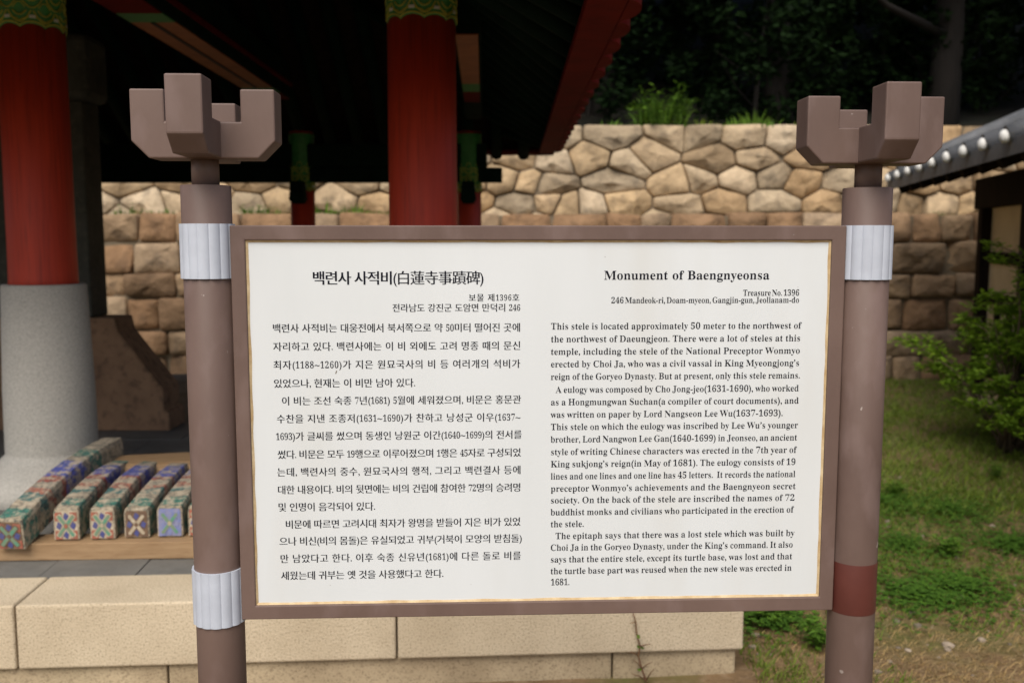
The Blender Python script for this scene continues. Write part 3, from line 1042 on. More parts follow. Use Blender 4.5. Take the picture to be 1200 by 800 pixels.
# ------------------------------------------------------------------ information sign
a = at_y(267, 264, 1.5)
c = at_y(991, 265, 1.5415)
b_ = at_y(285, 726, 1.5)
yaw = math.atan2(c.y - a.y, c.x - a.x)
x_left = (a.x + b_.x) / 2
W = math.hypot(c.x - a.x, c.y - a.y)
ztop, zbot = a.z, b_.z
sign = empty('information_sign', (x_left, 1.5, 0), 'brown framed information board with Korean and English text on two round posts', 'information sign', None, yaw)
U = Vector((math.cos(yaw), math.sin(yaw), 0)); V = Vector((-math.sin(yaw), math.cos(yaw), 0))
def sl_(px, py, off=0.0):           # photo pixel -> (x, z) on the sign's plane (local), off = depth behind the front face
    r = ray(px, py)
    o = Vector((x_left, 1.5, 0)) + V * off - Vector((0, 0, EYE))
    o = Vector((o.x, o.y, 0))
    t = o.dot(V) / Vector((r.x, r.y, 0)).dot(V)
    pnt = r * t
    return (Vector((pnt.x, pnt.y, 0)) - o).dot(U), pnt.z + EYE
FW = .0235
FD = .038
# frame : mitred box section ring with inner lip
bm = bmesh.new()
def ring(x0, x1, z0, z1, y):
    return [bm.verts.new(v) for v in ((x0, y, z0), (x1, y, z0), (x1, y, z1), (x0, y, z1))]
R1 = ring(0, W, zbot, ztop, 0)
R2 = ring(FW, W - FW, zbot + FW, ztop - FW, 0)
R3 = ring(FW, W - FW, zbot + FW, ztop - FW, .022)
R4 = ring(0, W, zbot, ztop, FD)
R5 = ring(FW, W - FW, zbot + FW, ztop - FW, FD)
R6 = ring(FW, W - FW, zbot + FW, ztop - FW, .0221)
for A_, B_ in ((R1, R2), (R2, R3), (R1, R4), (R4, R5), (R5, R3)):
    for i in range(4):
        bm.faces.new((A_[i], A_[(i + 1) % 4], B_[(i + 1) % 4], B_[i]))
for v in R6: bm.verts.remove(v)
build('frame', bm, M['brown'], sign, bevel=.0018)
bm = bmesh.new()
box6(bm, FW + .0006, W - FW - .0006, .006, .012, zbot + FW + .0006, ztop - FW - .0006)
panel = build('panel', bm, M['panel'], sign)
bm = bmesh.new()
box6(bm, FW + .0008, W - FW - .0008, .0125, .020, zbot + FW + .0008, ztop - FW - .0008)
build('backing_sheet', bm, M['brown'], sign)
# sealant bead with ragged inner edge
bm = bmesh.new()
def bead(p, q, nx, nz):
    n = 70
    prev = None
    for i in range(n + 1):
        t = i / n
        x, z = p[0] + (q[0] - p[0]) * t, p[1] + (q[1] - p[1]) * t
        wd = .0032 + .0016 * noise.noise(Vector((x * 22, z * 22, 5)))
        e0 = bm.verts.new((x, .0035, z)); e1 = bm.verts.new((x + nx * wd, .0056, z + nz * wd)); e2 = bm.verts.new((x + nx * wd * 1.1, .0062, z + nz * wd * 1.1))
        if prev:
            bm.faces.new((prev[0], e0, e1, prev[1])); bm.faces.new((prev[1], e1, e2, prev[2]))
        prev = (e0, e1, e2)
i0, i1, j0, j1 = FW + .0002, W - FW - .0002, zbot + FW + .0002, ztop - FW - .0002
bead((i0, j0), (i1, j0), 0, 1); bead((i0, j1), (i1, j1), 0, -1); bead((i0, j0), (i0, j1), 1, 0); bead((i1, j0), (i1, j1), -1, 0)
build('sealant', bm, M['seal'], panel, fixn=False)

bm = bmesh.new()
for px_, py_, r_, st in ((394, 436, 1.6, 3), (387, 685, .8, 1), (470, 539, .7, 1), (819, 364, .6, 1), (552, 684, .7, 1), (567, 704, 3.0, .5), (574, 705, 2.0, .6), (737, 704, 2.2, .4), (820, 702, 2.5, .35), (935, 336, .7, 1), (340, 601, .6, 1), (709, 301, .8, 1.4)):
    cx_, cz_ = sl_(px_, py_, .006)
    k_ = .00137 * r_ * .5
    vs_ = [bm.verts.new((cx_ + k_ * math.cos(a_ * .7) * rnd.uniform(.6, 1.2) + .3 * k_ * st * math.sin(a_ * .7), .0054, cz_ + k_ * st * math.sin(a_ * .7) * rnd.uniform(.6, 1.2))) for a_ in range(9)]
    bm.faces.new(vs_)
build('dirt_marks', bm, M['wood_dirt'], panel)
PR = .0392
PY = .020
def post(cx, zt_):
    bm = bmesh.new()
    lathe(bm, [(PR, -.25), (PR, zt_ - .001), (PR - .001, zt_)], 64, (cx, PY))
    p_ = build('post', bm, M['brown'], sign)
    bm = bmesh.new()
    lathe(bm, [(.0215, zt_ - .001), (.0215, zt_ + .05)], 40, (cx, PY))
    build('neck', bm, M['brown'], p_)
    return p_
def clamp(cx, z0, z1, parent):
    bm = bmesh.new()
    nf = 15
    n = nf * 8
    prof = [(0, z0), (1, z0), (1, z1), (0, z1)]
    rings = []
    for k, (o_, z) in enumerate(prof):
        rw = []
        for i in range(n):
            a_ = 2 * math.pi * i / n
            fl = abs(math.sin(a_ * nf / 2))
            r = PR + .0002 if o_ == 0 else PR + .0022 + .0019 * fl ** .7
            rw.append(bm.verts.new((cx + r * math.cos(a_), PY + r * math.sin(a_), z)))
        rings.append(rw)
    for k in range(4):
        A_, B_ = rings[k], rings[(k + 1) % 4]
        for i in range(n):
            bm.faces.new((A_[i], A_[(i + 1) % n], B_[(i + 1) % n], B_[i])).smooth = False
    o = build('clamp_band', bm, M['clamp'], parent)
    return o
lx, rx = -PR - .001, W + PR + .001
PZ = PY - PR                        # front of the posts
zl_top, zr_top = sl_(240, 216, PZ)[1], sl_(1017, 219, PZ)[1]
postL = post(lx, zl_top)
postR = post(rx, zr_top)
for cx, par, y0, y1, px in ((lx, postL, 327, 262, 238), (lx, postL, 736, 672, 253), (rx, postR, 328, 264, 1019)):
    clamp(cx, sl_(px, y0, PZ)[1], sl_(px, y1, PZ)[1], par)
bm = bmesh.new()
z0, z1 = sl_(1003, 722, PZ)[1], sl_(1003, 663, PZ)[1]
lathe(bm, [(PR + .0004, z0), (PR + .0006, z0 + .001), (PR + .0006, z1 - .001), (PR + .0004, z1)], 64, (rx, PY), cap=False)
o = build('unfaded_patch', bm, M['fresh_brown'], postR)
o['label'] = 'dark red-brown unfaded ring where a clamp is missing'
def capital(cx, z0, parent):
    L_, t, hh, bl_, notch, ch = .1115, .0272, .1065, .053, .050, .027
    bm = bmesh.new()
    def arm(rot, e):
        prof = [(-L_ + ch, 0), (L_ - ch, 0), (L_, ch), (L_, hh), (L_ - bl_, hh), (L_ - bl_, hh - notch), (-L_ + bl_, hh - notch), (-L_ + bl_, hh), (-L_, hh), (-L_, ch)]
        n0 = len(bm.verts)
        bm2 = bmesh.new()
        prism(bm2, prof, -t + e, t - e)
        for v in bm2.verts:
            x, y, z = v.co
            if rot:
                x += math.copysign(.012, x)
                if z > hh - .001: z += .006 if x < 0 else -.009
                elif z > hh - notch - .001: z -= 0
            v.co = Vector((x, y, z)) if not rot else Vector((-y, x, z))
            v.co += Vector((cx, PY, z0 + (0.0 if not rot else .0012)))
        me = bpy.data.meshes.new('tmp'); bm2.to_mesh(me); bm2.free(); bm.from_mesh(me); bpy.data.meshes.remove(me)
    arm(False, 0.0)
    arm(True, .0)
    return build('capital', bm, M['brown'], parent, bevel=.0025)
capital(lx + .006, sl_(240, 185, PZ)[1], postL)
capital(rx - .002, sl_(1017, 191, PZ)[1], postR)

# ------------------------------------------------------------------ lettering
KO = [ # text, x0, x1, centre y (photo px), em px
 ('백련사 사적비(白蓮寺事蹟碑)', 365.5, 567.5, 326.0, 17.6, 1),
 ('보물 제1396호', 549, 609, 348.8, 9.8, 0),
 ('전라남도 강진군 도암면 만덕리 246', 459.5, 610, 360.8, 10.6, 0),
 ('백련사 사적비는 대웅전에서 북서쪽으로 약 50미터 떨어진 곳에', 319, 610.5, 384.7, 11.6, 0),
 ('자리하고 있다. 백련사에는 이 비 외에도 고려 명종 때의 문신', 319.8, 610.7, 406.2, 11.6, 0),
 ('최자(1188~1260)가 지은 원묘국사의 비 등 여러개의 석비가', 320, 610, 427.6, 11.6, 0),
 ('있었으나, 현재는 이 비만 남아 있다.', 320.5, 487, 449.3, 11.6, 0),
 ('이 비는 조선 숙종 7년(1681) 5월에 세워졌으며, 비문은 홍문관', 329.7, 611, 469.8, 11.5, 0),
 ('수찬을 지낸 조종저(1631~1690)가 찬하고 낭성군 이우(1637~', 324, 610, 490.7, 11.5, 0),
 ('1693)가 글씨를 썼으며 동생인 낭원군 이간(1640~1699)의 전서를', 323, 612, 511.3, 11.5, 0),
 ('썼다. 비문은 모두 19행으로 이루어졌으며 1행은 45자로 구성되었', 325, 611, 532.5, 11.5, 0),
 ('는데, 백련사의 중수, 원묘국사의 행적, 그리고 백련결사 등에', 324.5, 611, 553.1, 11.5, 0),
 ('대한 내용이다. 비의 뒷면에는 비의 건립에 참여한 72명의 승려명', 325, 611, 573.8, 11.5, 0),
 ('및 인명이 음각되어 있다.', 325.5, 440, 594.1, 11.5, 0),
 ('비문에 따르면 고려시대 최자가 왕명을 받들어 지은 비가 있었', 334, 610.5, 614.2, 11.5, 0),
 ('으나 비신(비의 몸돌)은 유실되었고 귀부(거북이 모양의 받침돌)', 327, 612, 634.0, 11.5, 0),
 ('만 남았다고 한다. 이후 숙종 신유년(1681)에 다른 돌로 비를', 328, 611, 654.4, 11.5, 0),
 ('세웠는데 귀부는 옛 것을 사용했다고 한다.', 329, 520, 674.2, 11.5, 0),
]
EN = [ # text, x0, x1, baseline y at left, em px
 ('Monument of Baengnyeonsa', 707.6, 901.7, 327.6, 14.9, 1),
 ('Treasure No. 1396', 870.5, 936.7, 346.4, 10.0, 0),
 ('246 Mandeok-ri, Doam-myeon, Gangjin-gun, Jeollanam-do', 716, 936.5, 355.2, 10.0, 0),
 ('This stele is located approximately 50 meter to the northwest of', 645.5, 938.6, 385.9, 10.9, 0),
 ('the northwest of Daeungjeon. There were a lot of steles at this', 645.3, 938, 400.8, 10.9, 0),
 ('temple, including the stele of the National Preceptor Wonmyo', 645.2, 937.5, 415.5, 10.9, 0),
 ('erected by Choi Ja, who was a civil vassal in King Myeongjong\u2019s', 645.2, 936.7, 430.1, 10.9, 0),
 ('reign of the Goryeo Dynasty. But at present, only this stele remains.', 645.2, 937.6, 444.8, 10.9, 0),
 ('A eulogy was composed by Cho Jong-jeo(1631-1690), who worked', 651.2, 936, 460.0, 10.9, 0),
 ('as a Hongmungwan Suchan(a compiler of court documents), and', 645.2, 936, 474.6, 10.9, 0),
 ('was written on paper by Lord Nangseon Lee Wu(1637-1693).', 645.2, 917.4, 489.2, 10.9, 0),
 ('This stele on which the eulogy was inscribed by Lee Wu\u2019s younger', 645.3, 935, 503.6, 10.9, 0),
 ('brother, Lord Nangwon Lee Gan(1640-1699) in Jeonseo, an ancient', 645.1, 934, 518.2, 10.9, 0),
 ('style of writing Chinese characters was erected in the 7th year of', 645.1, 933, 532.8, 10.9, 0),
 ('King sukjong\u2019s reign(in May of 1681). The eulogy consists of 19', 645.1, 932.5, 547.1, 10.9, 0),
 ('lines and one lines and one line has 45 letters.  It records the national', 645.1, 932, 561.4, 10.9, 0),
 ('preceptor Wonmyo\u2019s achievements and the Baengnyeon secret', 645.1, 932.3, 575.7, 10.9, 0),
 ('society. On the back of the stele are inscribed the names of 72', 645.0, 931.3, 589.4, 10.9, 0),
 ('buddhist monks and civilians who participated in the erection of', 645.0, 929.6, 603.4, 10.9, 0),
 ('the stele.', 645.0, 684.5, 617.2, 10.9, 0),
 ('The epitaph says that there was a lost stele which was built by', 650.7, 930.9, 631.1, 10.9, 0),
 ('Choi Ja in the Goryeo Dynasty, under the King\u2019s command. It also', 644.9, 929, 644.8, 10.9, 0),
 ('says that the entire stele, except its turtle base, was lost and that', 644.9, 928.2, 658.6, 10.9, 0),
 ('the turtle base part was reused when the new stele was erected in', 644.9, 927.6, 672.2, 10.9, 0),
 ('1681.', 645.2, 667, 685.2, 10.9, 0),
]
def is_cjk(ch): return ord(ch) > 0x2E80 and ord(ch) < 0x1D000
GL = {}
GLYPHS = {    # code point: (advance, [x, y, x, y ... of each loop]) in 1/200 em, offset by (20, 60)
40:(65,[[53,106,55,132,61,157,70,179,82,199,72,199,55,179,43,156,36,132,33,106,36,81,43,56,55,34,72,14,82,14,70,34,61,56,55,80]]),
41:(65,[[51,106,49,80,44,56,35,34,22,14,33,14,49,34,61,56,69,81,72,106,69,132,61,156,49,179,33,199,22,199,35,179,44,157,49,132]]),
44:(44,[[32,36,42,41,49,48,54,57,55,65,54,73,51,79,47,83,41,85,36,84,33,81,30,78,29,73,32,65,39,62,40,56,39,50,36,44,32,40]]),
45:(65,[[77,113,28,113,28,95,77,95]]),
46:(44,[[42,82,37,81,33,79,31,75,30,70,31,66,33,62,37,59,42,58,46,59,50,62,53,66,54,70,53,75,50,79,46,81]]),
48:(112,[[84,59,92,60,98,63,104,67,109,72,114,78,117,85,120,93,124,111,125,132,124,152,120,170,117,178,114,185,109,191,104,196,99,200,92,203,84,204,76,205,67,204,60,203,53,200,47,196,42,191,38,185,34,178,32,170,28,153,27,132,28,111,32,93,34,85,38,78,42,72,47,67,53,63,60,60,67,59,76,58],[71,72,67,75,64,80,61,87,59,106,58,132,59,157,61,176,64,183,67,188,71,191,76,192,81,191,85,188,88,183,91,176,93,157,94,132,93,106,91,87,88,80,85,75,81,72,76,71]]),
49:(112,[[122,60,122,71,106,71,101,71,98,74,96,78,96,84,96,204,73,204,50,187,42,183,28,178,29,172,32,167,36,164,40,163,46,164,52,169,66,184,66,84,65,77,63,73,60,71,56,71,39,71,39,60]]),
50:(112,[[122,60,123,102,111,102,107,90,103,86,98,83,93,82,46,82,100,135,112,151,115,158,117,165,118,172,117,179,115,185,111,191,106,196,99,200,92,203,82,204,65,205,53,203,43,199,35,194,33,191,29,185,28,178,28,173,30,169,32,165,35,163,43,159,53,158,54,173,58,184,60,188,63,190,67,192,72,193,78,191,83,187,86,180,87,171,86,156,83,147,76,133,62,117,27,81,27,60]]),
51:(112,[[84,59,98,63,106,67,113,73,118,81,121,90,123,101,121,112,119,116,114,123,107,129,95,134,87,136,99,142,109,150,113,155,115,160,117,166,118,172,117,180,114,186,111,192,105,196,98,200,91,203,82,204,71,205,61,204,52,203,45,201,38,197,34,194,30,189,28,185,27,179,29,171,34,166,42,163,53,162,55,177,56,183,60,188,64,191,70,193,78,191,83,186,86,179,87,169,87,163,85,157,84,152,81,148,77,145,73,142,68,141,48,140,48,128,68,127,74,126,79,123,84,120,87,116,90,112,91,107,92,96,90,87,88,84,84,78,79,75,74,73,67,72,62,72,57,74,53,76,49,78,46,82,44,86,43,92,43,98,36,97,31,94,27,89,26,82,27,76,30,70,36,65,44,61,55,59,69,58]]),
52:(112,[[126,60,126,71,117,71,112,73,108,77,107,85,107,97,128,97,128,110,107,110,107,203,79,203,23,109,23,97,78,97,78,85,77,77,73,73,68,71,56,71,56,60],[79,184,78,145,78,110,37,110]]),
53:(112,[[83,59,96,64,104,68,111,74,117,82,120,92,121,104,120,114,118,123,113,130,107,136,100,141,91,144,81,146,64,147,52,145,48,144,51,181,93,181,97,180,99,179,102,173,104,166,115,166,114,203,38,203,32,134,41,130,56,133,70,133,75,132,80,129,84,126,87,122,89,117,90,111,90,98,89,89,87,85,83,79,78,75,72,73,66,72,59,73,53,76,49,80,46,85,45,90,44,96,38,95,32,93,29,88,28,82,29,76,32,71,37,65,45,62,56,59,69,58]]),
54:(112,[[89,59,99,61,107,66,113,71,118,79,122,87,124,96,125,106,124,115,122,124,119,131,114,137,108,141,101,145,93,147,80,147,68,145,62,143,57,140,58,152,60,163,62,172,65,179,69,185,74,190,79,192,84,193,89,192,92,189,95,185,97,173,97,167,109,168,113,170,116,172,120,177,121,183,121,188,118,194,113,198,107,202,98,204,86,205,79,204,73,203,66,201,61,199,51,191,43,182,37,170,32,157,30,142,29,126,29,115,31,105,32,96,35,88,39,81,43,75,47,69,53,65,58,62,65,60,71,58,79,58],[75,72,71,74,67,78,64,84,61,92,59,101,58,112,57,126,61,129,66,132,72,135,77,135,85,134,91,128,93,124,95,118,96,104,95,89,93,84,91,79,86,73,79,71]]),
55:(112,[[70,60,125,193,125,203,30,203,29,161,41,161,42,171,45,178,54,181,106,181,53,60]]),
56:(112,[[86,59,96,61,105,64,112,69,118,74,122,81,125,89,126,98,125,104,124,109,122,115,118,119,114,124,108,129,93,137,104,144,112,151,115,155,118,159,119,164,120,170,119,177,117,184,114,190,109,195,103,199,96,202,87,204,77,205,62,204,55,202,50,200,41,194,38,190,33,182,31,173,31,163,32,158,34,153,41,144,50,136,55,132,43,125,34,118,31,113,28,108,27,103,26,96,27,86,31,77,34,73,42,66,53,61,67,58,75,58],[71,149,64,155,62,158,60,162,59,171,60,180,63,187,69,192,76,193,81,192,86,190,90,186,92,181,94,176,94,166,93,158,91,154,87,149,80,144],[71,70,66,71,63,74,59,77,56,81,55,85,53,90,53,101,56,109,58,113,63,119,69,124,82,117,91,111,94,107,96,103,98,99,98,94,98,89,96,84,95,80,92,76,89,73,85,71,80,70,76,69]]),
57:(112,[[73,58,80,60,86,61,92,64,102,72,110,81,115,93,120,107,122,122,123,138,122,149,121,159,119,168,116,176,113,183,109,189,104,194,99,198,93,201,87,203,80,204,73,205,66,204,60,203,54,201,48,199,43,195,39,191,36,187,32,182,28,170,27,156,28,147,30,139,33,132,38,126,44,121,51,118,58,116,71,115,80,117,83,119,90,123,95,129,92,103,86,85,78,74,66,71,62,71,57,72,54,74,48,80,44,88,42,92,38,91,35,88,33,85,33,81,33,75,36,70,40,65,46,61,55,59,65,58],[67,131,61,136,57,145,56,158,57,172,59,178,61,183,66,189,74,191,78,191,82,189,86,185,89,180,91,173,93,165,95,143,91,137,87,133,81,130,75,129]]),
65:(130,[[58,60,58,65,50,66,46,68,43,70,43,78,51,99,95,99,104,78,104,74,103,70,100,67,95,66,88,65,88,60,152,60,152,65,147,67,142,70,134,86,87,199,81,199,35,82,31,74,27,69,23,66,17,65,17,60],[73,155,92,108,54,108]]),
66:(132,[[91,60,103,61,114,63,123,66,131,70,137,76,141,83,144,90,145,99,142,111,135,121,123,129,105,134,120,138,130,144,136,153,138,164,135,178,125,188,109,194,86,196,25,196,25,191,31,190,35,189,38,187,41,183,42,177,42,84,41,75,39,70,33,67,25,65,25,60],[75,183,76,187,79,189,84,189,90,189,94,188,97,186,100,183,102,179,105,169,104,156,103,150,101,145,98,141,95,138,90,137,83,135,74,135],[80,68,77,70,75,74,74,79,74,129,87,128,93,127,98,125,103,122,106,118,108,112,109,106,109,91,108,84,107,79,104,75,101,71,97,69,92,68,86,67]]),
67:(139,[[114,59,129,64,142,73,153,86,148,92,138,81,127,73,115,69,103,67,85,71,73,82,65,101,63,127,65,156,72,176,83,188,99,192,106,191,113,189,120,186,126,181,132,175,137,168,141,161,145,152,150,152,150,199,145,199,141,192,135,190,129,191,112,197,104,198,97,199,87,198,78,196,69,193,61,190,54,185,47,179,42,172,37,165,33,156,30,147,28,138,28,128,28,118,30,108,33,99,37,91,41,83,47,77,54,71,61,66,69,62,78,59,87,57,96,57]]),
68:(148,[[88,60,119,64,142,77,155,98,159,128,158,143,155,157,149,168,141,178,130,186,118,191,103,195,86,196,24,196,24,191,33,190,38,187,41,181,42,171,42,82,41,74,39,69,34,66,26,65,26,60],[80,68,76,70,75,74,74,81,74,175,75,182,76,186,80,188,86,189,103,185,115,174,122,155,124,128,124,114,122,101,119,91,115,82,110,76,103,71,95,68,86,67]]),
71:(151,[[113,58,126,60,140,64,153,69,153,98,154,106,156,111,161,113,169,114,169,119,102,119,102,114,112,113,118,111,121,106,122,98,122,81,121,74,118,68,115,66,107,64,102,64,93,65,86,68,79,73,74,80,69,89,66,100,64,113,63,128,66,156,72,176,84,188,100,192,109,191,118,187,126,181,134,173,140,163,145,152,150,152,150,199,145,199,141,192,138,190,135,190,113,197,105,198,97,199,87,198,78,196,70,194,62,190,54,185,48,179,42,172,37,165,33,157,30,148,29,138,28,128,29,118,30,108,33,99,37,91,42,83,48,76,55,71,62,66,70,62,80,59,89,58,100,57]]),
72:(156,[[92,60,92,65,83,66,78,69,75,75,74,84,74,126,122,126,122,84,121,75,118,69,113,66,104,65,104,60,171,60,171,65,162,67,157,70,155,75,154,84,154,173,155,181,157,186,162,189,171,191,171,196,104,196,104,191,115,189,119,187,120,184,121,179,122,135,74,135,75,179,76,184,78,187,81,189,92,191,92,196,25,196,25,191,33,189,39,186,41,181,42,173,42,84,41,75,39,69,33,66,25,65,25,60]]),
73:(78,[[93,60,93,65,86,66,81,68,78,70,76,73,75,77,74,175,75,183,78,187,84,190,93,191,93,196,24,196,24,191,33,190,39,187,41,183,42,175,42,82,41,75,38,70,33,67,24,65,24,60]]),
74:(98,[[71,43,85,52,93,66,96,86,96,177,97,182,99,186,102,188,107,190,114,191,114,196,44,196,44,191,51,190,56,188,60,186,62,182,64,176,64,66,63,58,61,53,57,49,51,48,45,50,43,54,47,64,48,68,47,74,44,78,39,81,33,82,28,81,23,78,20,73,19,67,20,60,23,53,29,48,35,44,43,41,52,41]]),
75:(152,[[92,60,92,65,83,66,78,69,75,75,74,84,74,119,79,124,118,74,119,70,119,68,114,66,104,65,104,60,175,60,175,65,169,66,165,67,162,70,101,145,123,167,133,178,144,185,153,189,165,191,165,196,107,196,107,191,114,190,120,189,123,187,124,185,122,179,116,171,74,130,75,179,76,184,78,187,81,189,92,191,92,196,25,196,25,191,33,189,39,186,41,181,42,173,42,84,42,75,39,69,33,66,25,65,25,60]]),
76:(127,[[140,60,147,106,142,106,136,93,130,84,123,77,114,72,103,69,90,68,80,69,77,71,75,74,74,85,75,179,76,184,78,187,82,189,87,190,94,191,94,196,25,196,25,191,33,189,39,187,41,181,42,173,42,84,41,75,39,69,33,66,25,65,25,60]]),
77:(189,[[70,60,70,65,61,66,56,69,52,74,51,84,51,176,100,60,106,60,155,179,155,78,154,73,152,70,149,67,144,66,138,65,138,60,204,60,204,65,198,66,193,67,190,69,188,73,187,78,187,173,188,181,191,186,196,189,204,191,204,196,154,196,114,102,75,196,24,196,24,191,31,190,36,189,39,187,41,184,42,180,42,84,41,75,38,69,33,66,24,65,24,60]]),
78:(147,[[146,57,146,172,146,181,149,187,154,189,163,191,163,196,119,196,119,191,130,189,133,186,135,183,136,179,136,110,67,196,25,196,25,191,31,189,43,176,42,77,41,72,39,69,36,67,32,66,25,65,25,60,70,60,70,65,61,66,55,69,53,75,52,83,52,164,140,57]]),
79:(156,[[112,58,126,62,138,69,148,77,157,88,163,100,167,113,168,128,167,143,163,156,157,168,148,179,138,187,126,194,113,197,99,199,84,197,71,193,59,187,48,178,40,168,33,156,30,142,28,128,30,113,33,100,40,88,48,77,58,69,70,62,83,58,98,57],[91,65,84,68,78,73,73,80,69,89,66,100,64,113,63,128,65,156,72,176,82,188,97,192,105,191,112,188,118,183,124,176,128,167,131,156,132,143,133,128,131,100,124,80,114,68,99,64]]),
80:(124,[[92,60,92,65,83,66,78,69,75,75,74,84,74,121,104,122,114,124,122,127,129,132,135,137,139,143,141,151,142,159,140,169,139,174,133,182,125,189,120,191,114,193,106,194,84,196,25,196,25,191,33,189,39,186,41,181,42,173,42,84,41,75,39,69,33,66,25,65,25,60],[74,179,75,183,76,186,79,188,84,188,90,188,95,187,99,184,102,181,104,177,106,172,107,158,107,151,105,144,104,139,101,135,97,132,93,130,87,129,74,128]]),
83:(116,[[38,57,41,62,42,63,47,63,67,58,77,57,91,58,104,62,114,69,118,73,121,77,124,82,125,88,127,93,127,104,124,116,120,123,115,129,106,135,67,155,61,160,57,166,56,173,57,181,62,187,65,189,69,191,78,192,86,191,94,188,101,182,107,175,112,166,116,155,121,155,121,199,115,199,113,194,109,192,88,197,75,199,64,198,54,194,46,188,40,180,36,170,35,159,35,152,37,146,39,140,43,135,48,130,53,126,68,117,87,108,94,103,99,98,102,93,103,87,103,82,101,78,99,74,97,71,93,68,89,66,84,65,79,64,71,65,64,67,58,70,53,75,49,81,45,88,41,97,39,107,33,107,33,57]]),
84:(126,[[118,60,118,65,108,66,102,69,99,75,98,84,98,189,115,187,126,180,134,170,137,154,142,154,142,196,23,196,23,155,29,155,30,162,32,169,35,175,39,180,44,184,50,187,57,188,66,189,66,84,65,75,62,69,57,66,47,65,47,60]]),
87:(182,[[77,57,114,152,147,57,153,57,191,173,194,180,197,185,201,189,206,191,206,196,170,196,170,191,176,190,180,188,183,185,183,181,183,176,161,109,137,180,137,183,140,189,151,191,151,196,88,196,88,191,95,190,100,188,103,185,105,179,110,165,86,106,64,171,62,177,62,182,63,186,65,189,68,190,74,191,74,196,15,196,15,191,21,190,25,187,27,183,71,57]]),
97:(102,[[102,58,108,60,113,63,118,68,115,72,113,71,111,70,109,71,108,72,107,79,107,123,107,130,105,137,102,143,98,147,93,150,86,153,78,154,63,155,53,153,44,150,37,146,35,143,31,137,30,130,31,125,33,121,37,118,43,117,48,118,53,120,56,124,57,129,56,133,51,142,54,146,64,148,71,147,76,144,78,139,79,132,79,117,55,109,46,105,39,101,33,96,29,91,27,85,26,79,26,74,28,70,29,67,32,63,35,61,39,59,43,58,48,57,57,58,65,61,73,65,80,70,81,65,84,60,89,58,96,57],[61,71,58,74,56,78,55,85,57,94,61,101,69,107,79,110,79,79,76,75,72,72,68,71,65,70]]),
98:(107,[[36,57,51,68,58,63,64,60,71,58,77,57,84,57,89,59,95,61,100,64,105,68,109,72,113,77,119,89,121,102,122,116,119,128,115,138,108,146,100,152,91,154,86,155,79,154,72,152,66,148,61,143,61,196,22,196,22,191,28,190,31,188,32,183,33,176,33,57],[69,65,65,68,62,73,61,80,61,132,63,137,66,140,70,143,75,143,79,143,83,141,86,139,89,135,91,130,93,116,93,97,91,81,89,75,87,70,83,67,79,65,74,64]]),
99:(87,[[78,58,88,62,97,69,105,78,101,81,96,77,91,74,86,72,81,71,75,72,70,74,65,78,61,83,58,89,55,97,54,106,53,116,54,130,58,140,63,146,70,148,77,147,79,141,78,135,79,129,81,124,85,122,90,121,95,122,99,124,102,128,103,133,102,138,101,142,98,145,95,149,90,152,85,153,79,155,72,155,66,155,60,153,54,151,49,148,44,145,39,141,32,131,29,125,27,118,26,112,26,98,29,86,34,75,41,67,51,60,56,59,61,57,66,57]]),
100:(110,[[69,58,76,61,82,65,86,72,86,57,108,62,125,63,125,68,120,70,117,72,115,76,115,82,115,196,72,196,72,191,79,190,83,188,86,185,86,179,86,143,82,148,76,152,70,154,63,155,58,154,53,153,49,151,40,145,33,136,29,125,26,111,26,97,28,85,33,75,39,66,47,60,52,59,62,57],[64,71,59,77,56,89,55,106,56,123,59,134,64,141,72,144,77,143,81,140,85,137,86,132,86,83,84,77,80,72,76,69,71,68]]),
101:(90,[[77,59,88,63,97,71,105,82,100,86,96,80,91,76,85,73,79,73,69,75,61,82,56,93,55,109,104,109,104,121,102,130,99,137,94,143,89,148,82,152,75,154,67,155,61,154,56,153,51,151,41,145,34,137,29,126,26,114,26,99,29,86,34,75,41,66,45,63,50,60,55,59,60,57,66,57],[55,133,58,141,62,147,68,148,74,147,78,143,79,135,80,117,55,117]]),
102:(64,[[79,60,79,65,72,65,67,68,65,72,64,79,64,142,81,142,81,152,64,152,64,183,66,188,69,191,74,192,78,191,79,189,76,181,75,176,76,172,78,169,82,167,87,166,91,167,95,169,98,173,98,179,97,186,91,193,88,195,83,197,72,198,64,198,57,196,50,194,45,190,41,185,38,179,36,173,36,152,25,152,25,142,36,142,35,74,35,70,34,68,32,67,24,65,24,60]]),
103:(97,[[75,19,85,20,94,23,101,26,107,31,111,36,113,42,114,49,113,57,110,64,105,69,97,72,86,74,62,75,53,76,50,81,51,85,54,88,57,90,76,91,85,93,93,96,100,102,104,109,107,116,106,126,105,131,103,135,100,140,114,140,114,151,89,151,78,154,67,155,56,154,46,151,38,146,32,140,28,132,27,123,28,113,33,105,40,98,50,93,40,88,33,82,28,76,27,69,28,64,30,60,35,56,40,52,33,50,28,46,25,42,24,38,25,34,27,30,30,27,34,24,40,21,46,20,63,18],[61,99,57,103,55,111,54,129,56,139,57,142,61,147,67,148,73,147,77,142,79,134,79,117,78,107,77,103,73,99,67,97],[56,26,48,29,43,33,42,38,44,45,49,50,81,50,89,49,94,48,97,45,98,40,96,34,91,29,81,26,68,25]]),
104:(113,[[74,60,74,65,69,66,66,68,64,71,64,77,64,130,68,135,72,138,76,140,80,141,85,140,88,137,90,132,90,77,88,68,82,65,80,65,80,60,128,60,128,65,123,66,120,68,119,71,118,77,118,123,117,137,112,147,104,153,92,155,84,154,77,151,70,146,64,139,64,196,26,196,26,191,31,190,34,188,35,184,36,179,36,77,35,71,33,68,30,66,25,65,25,60]]),
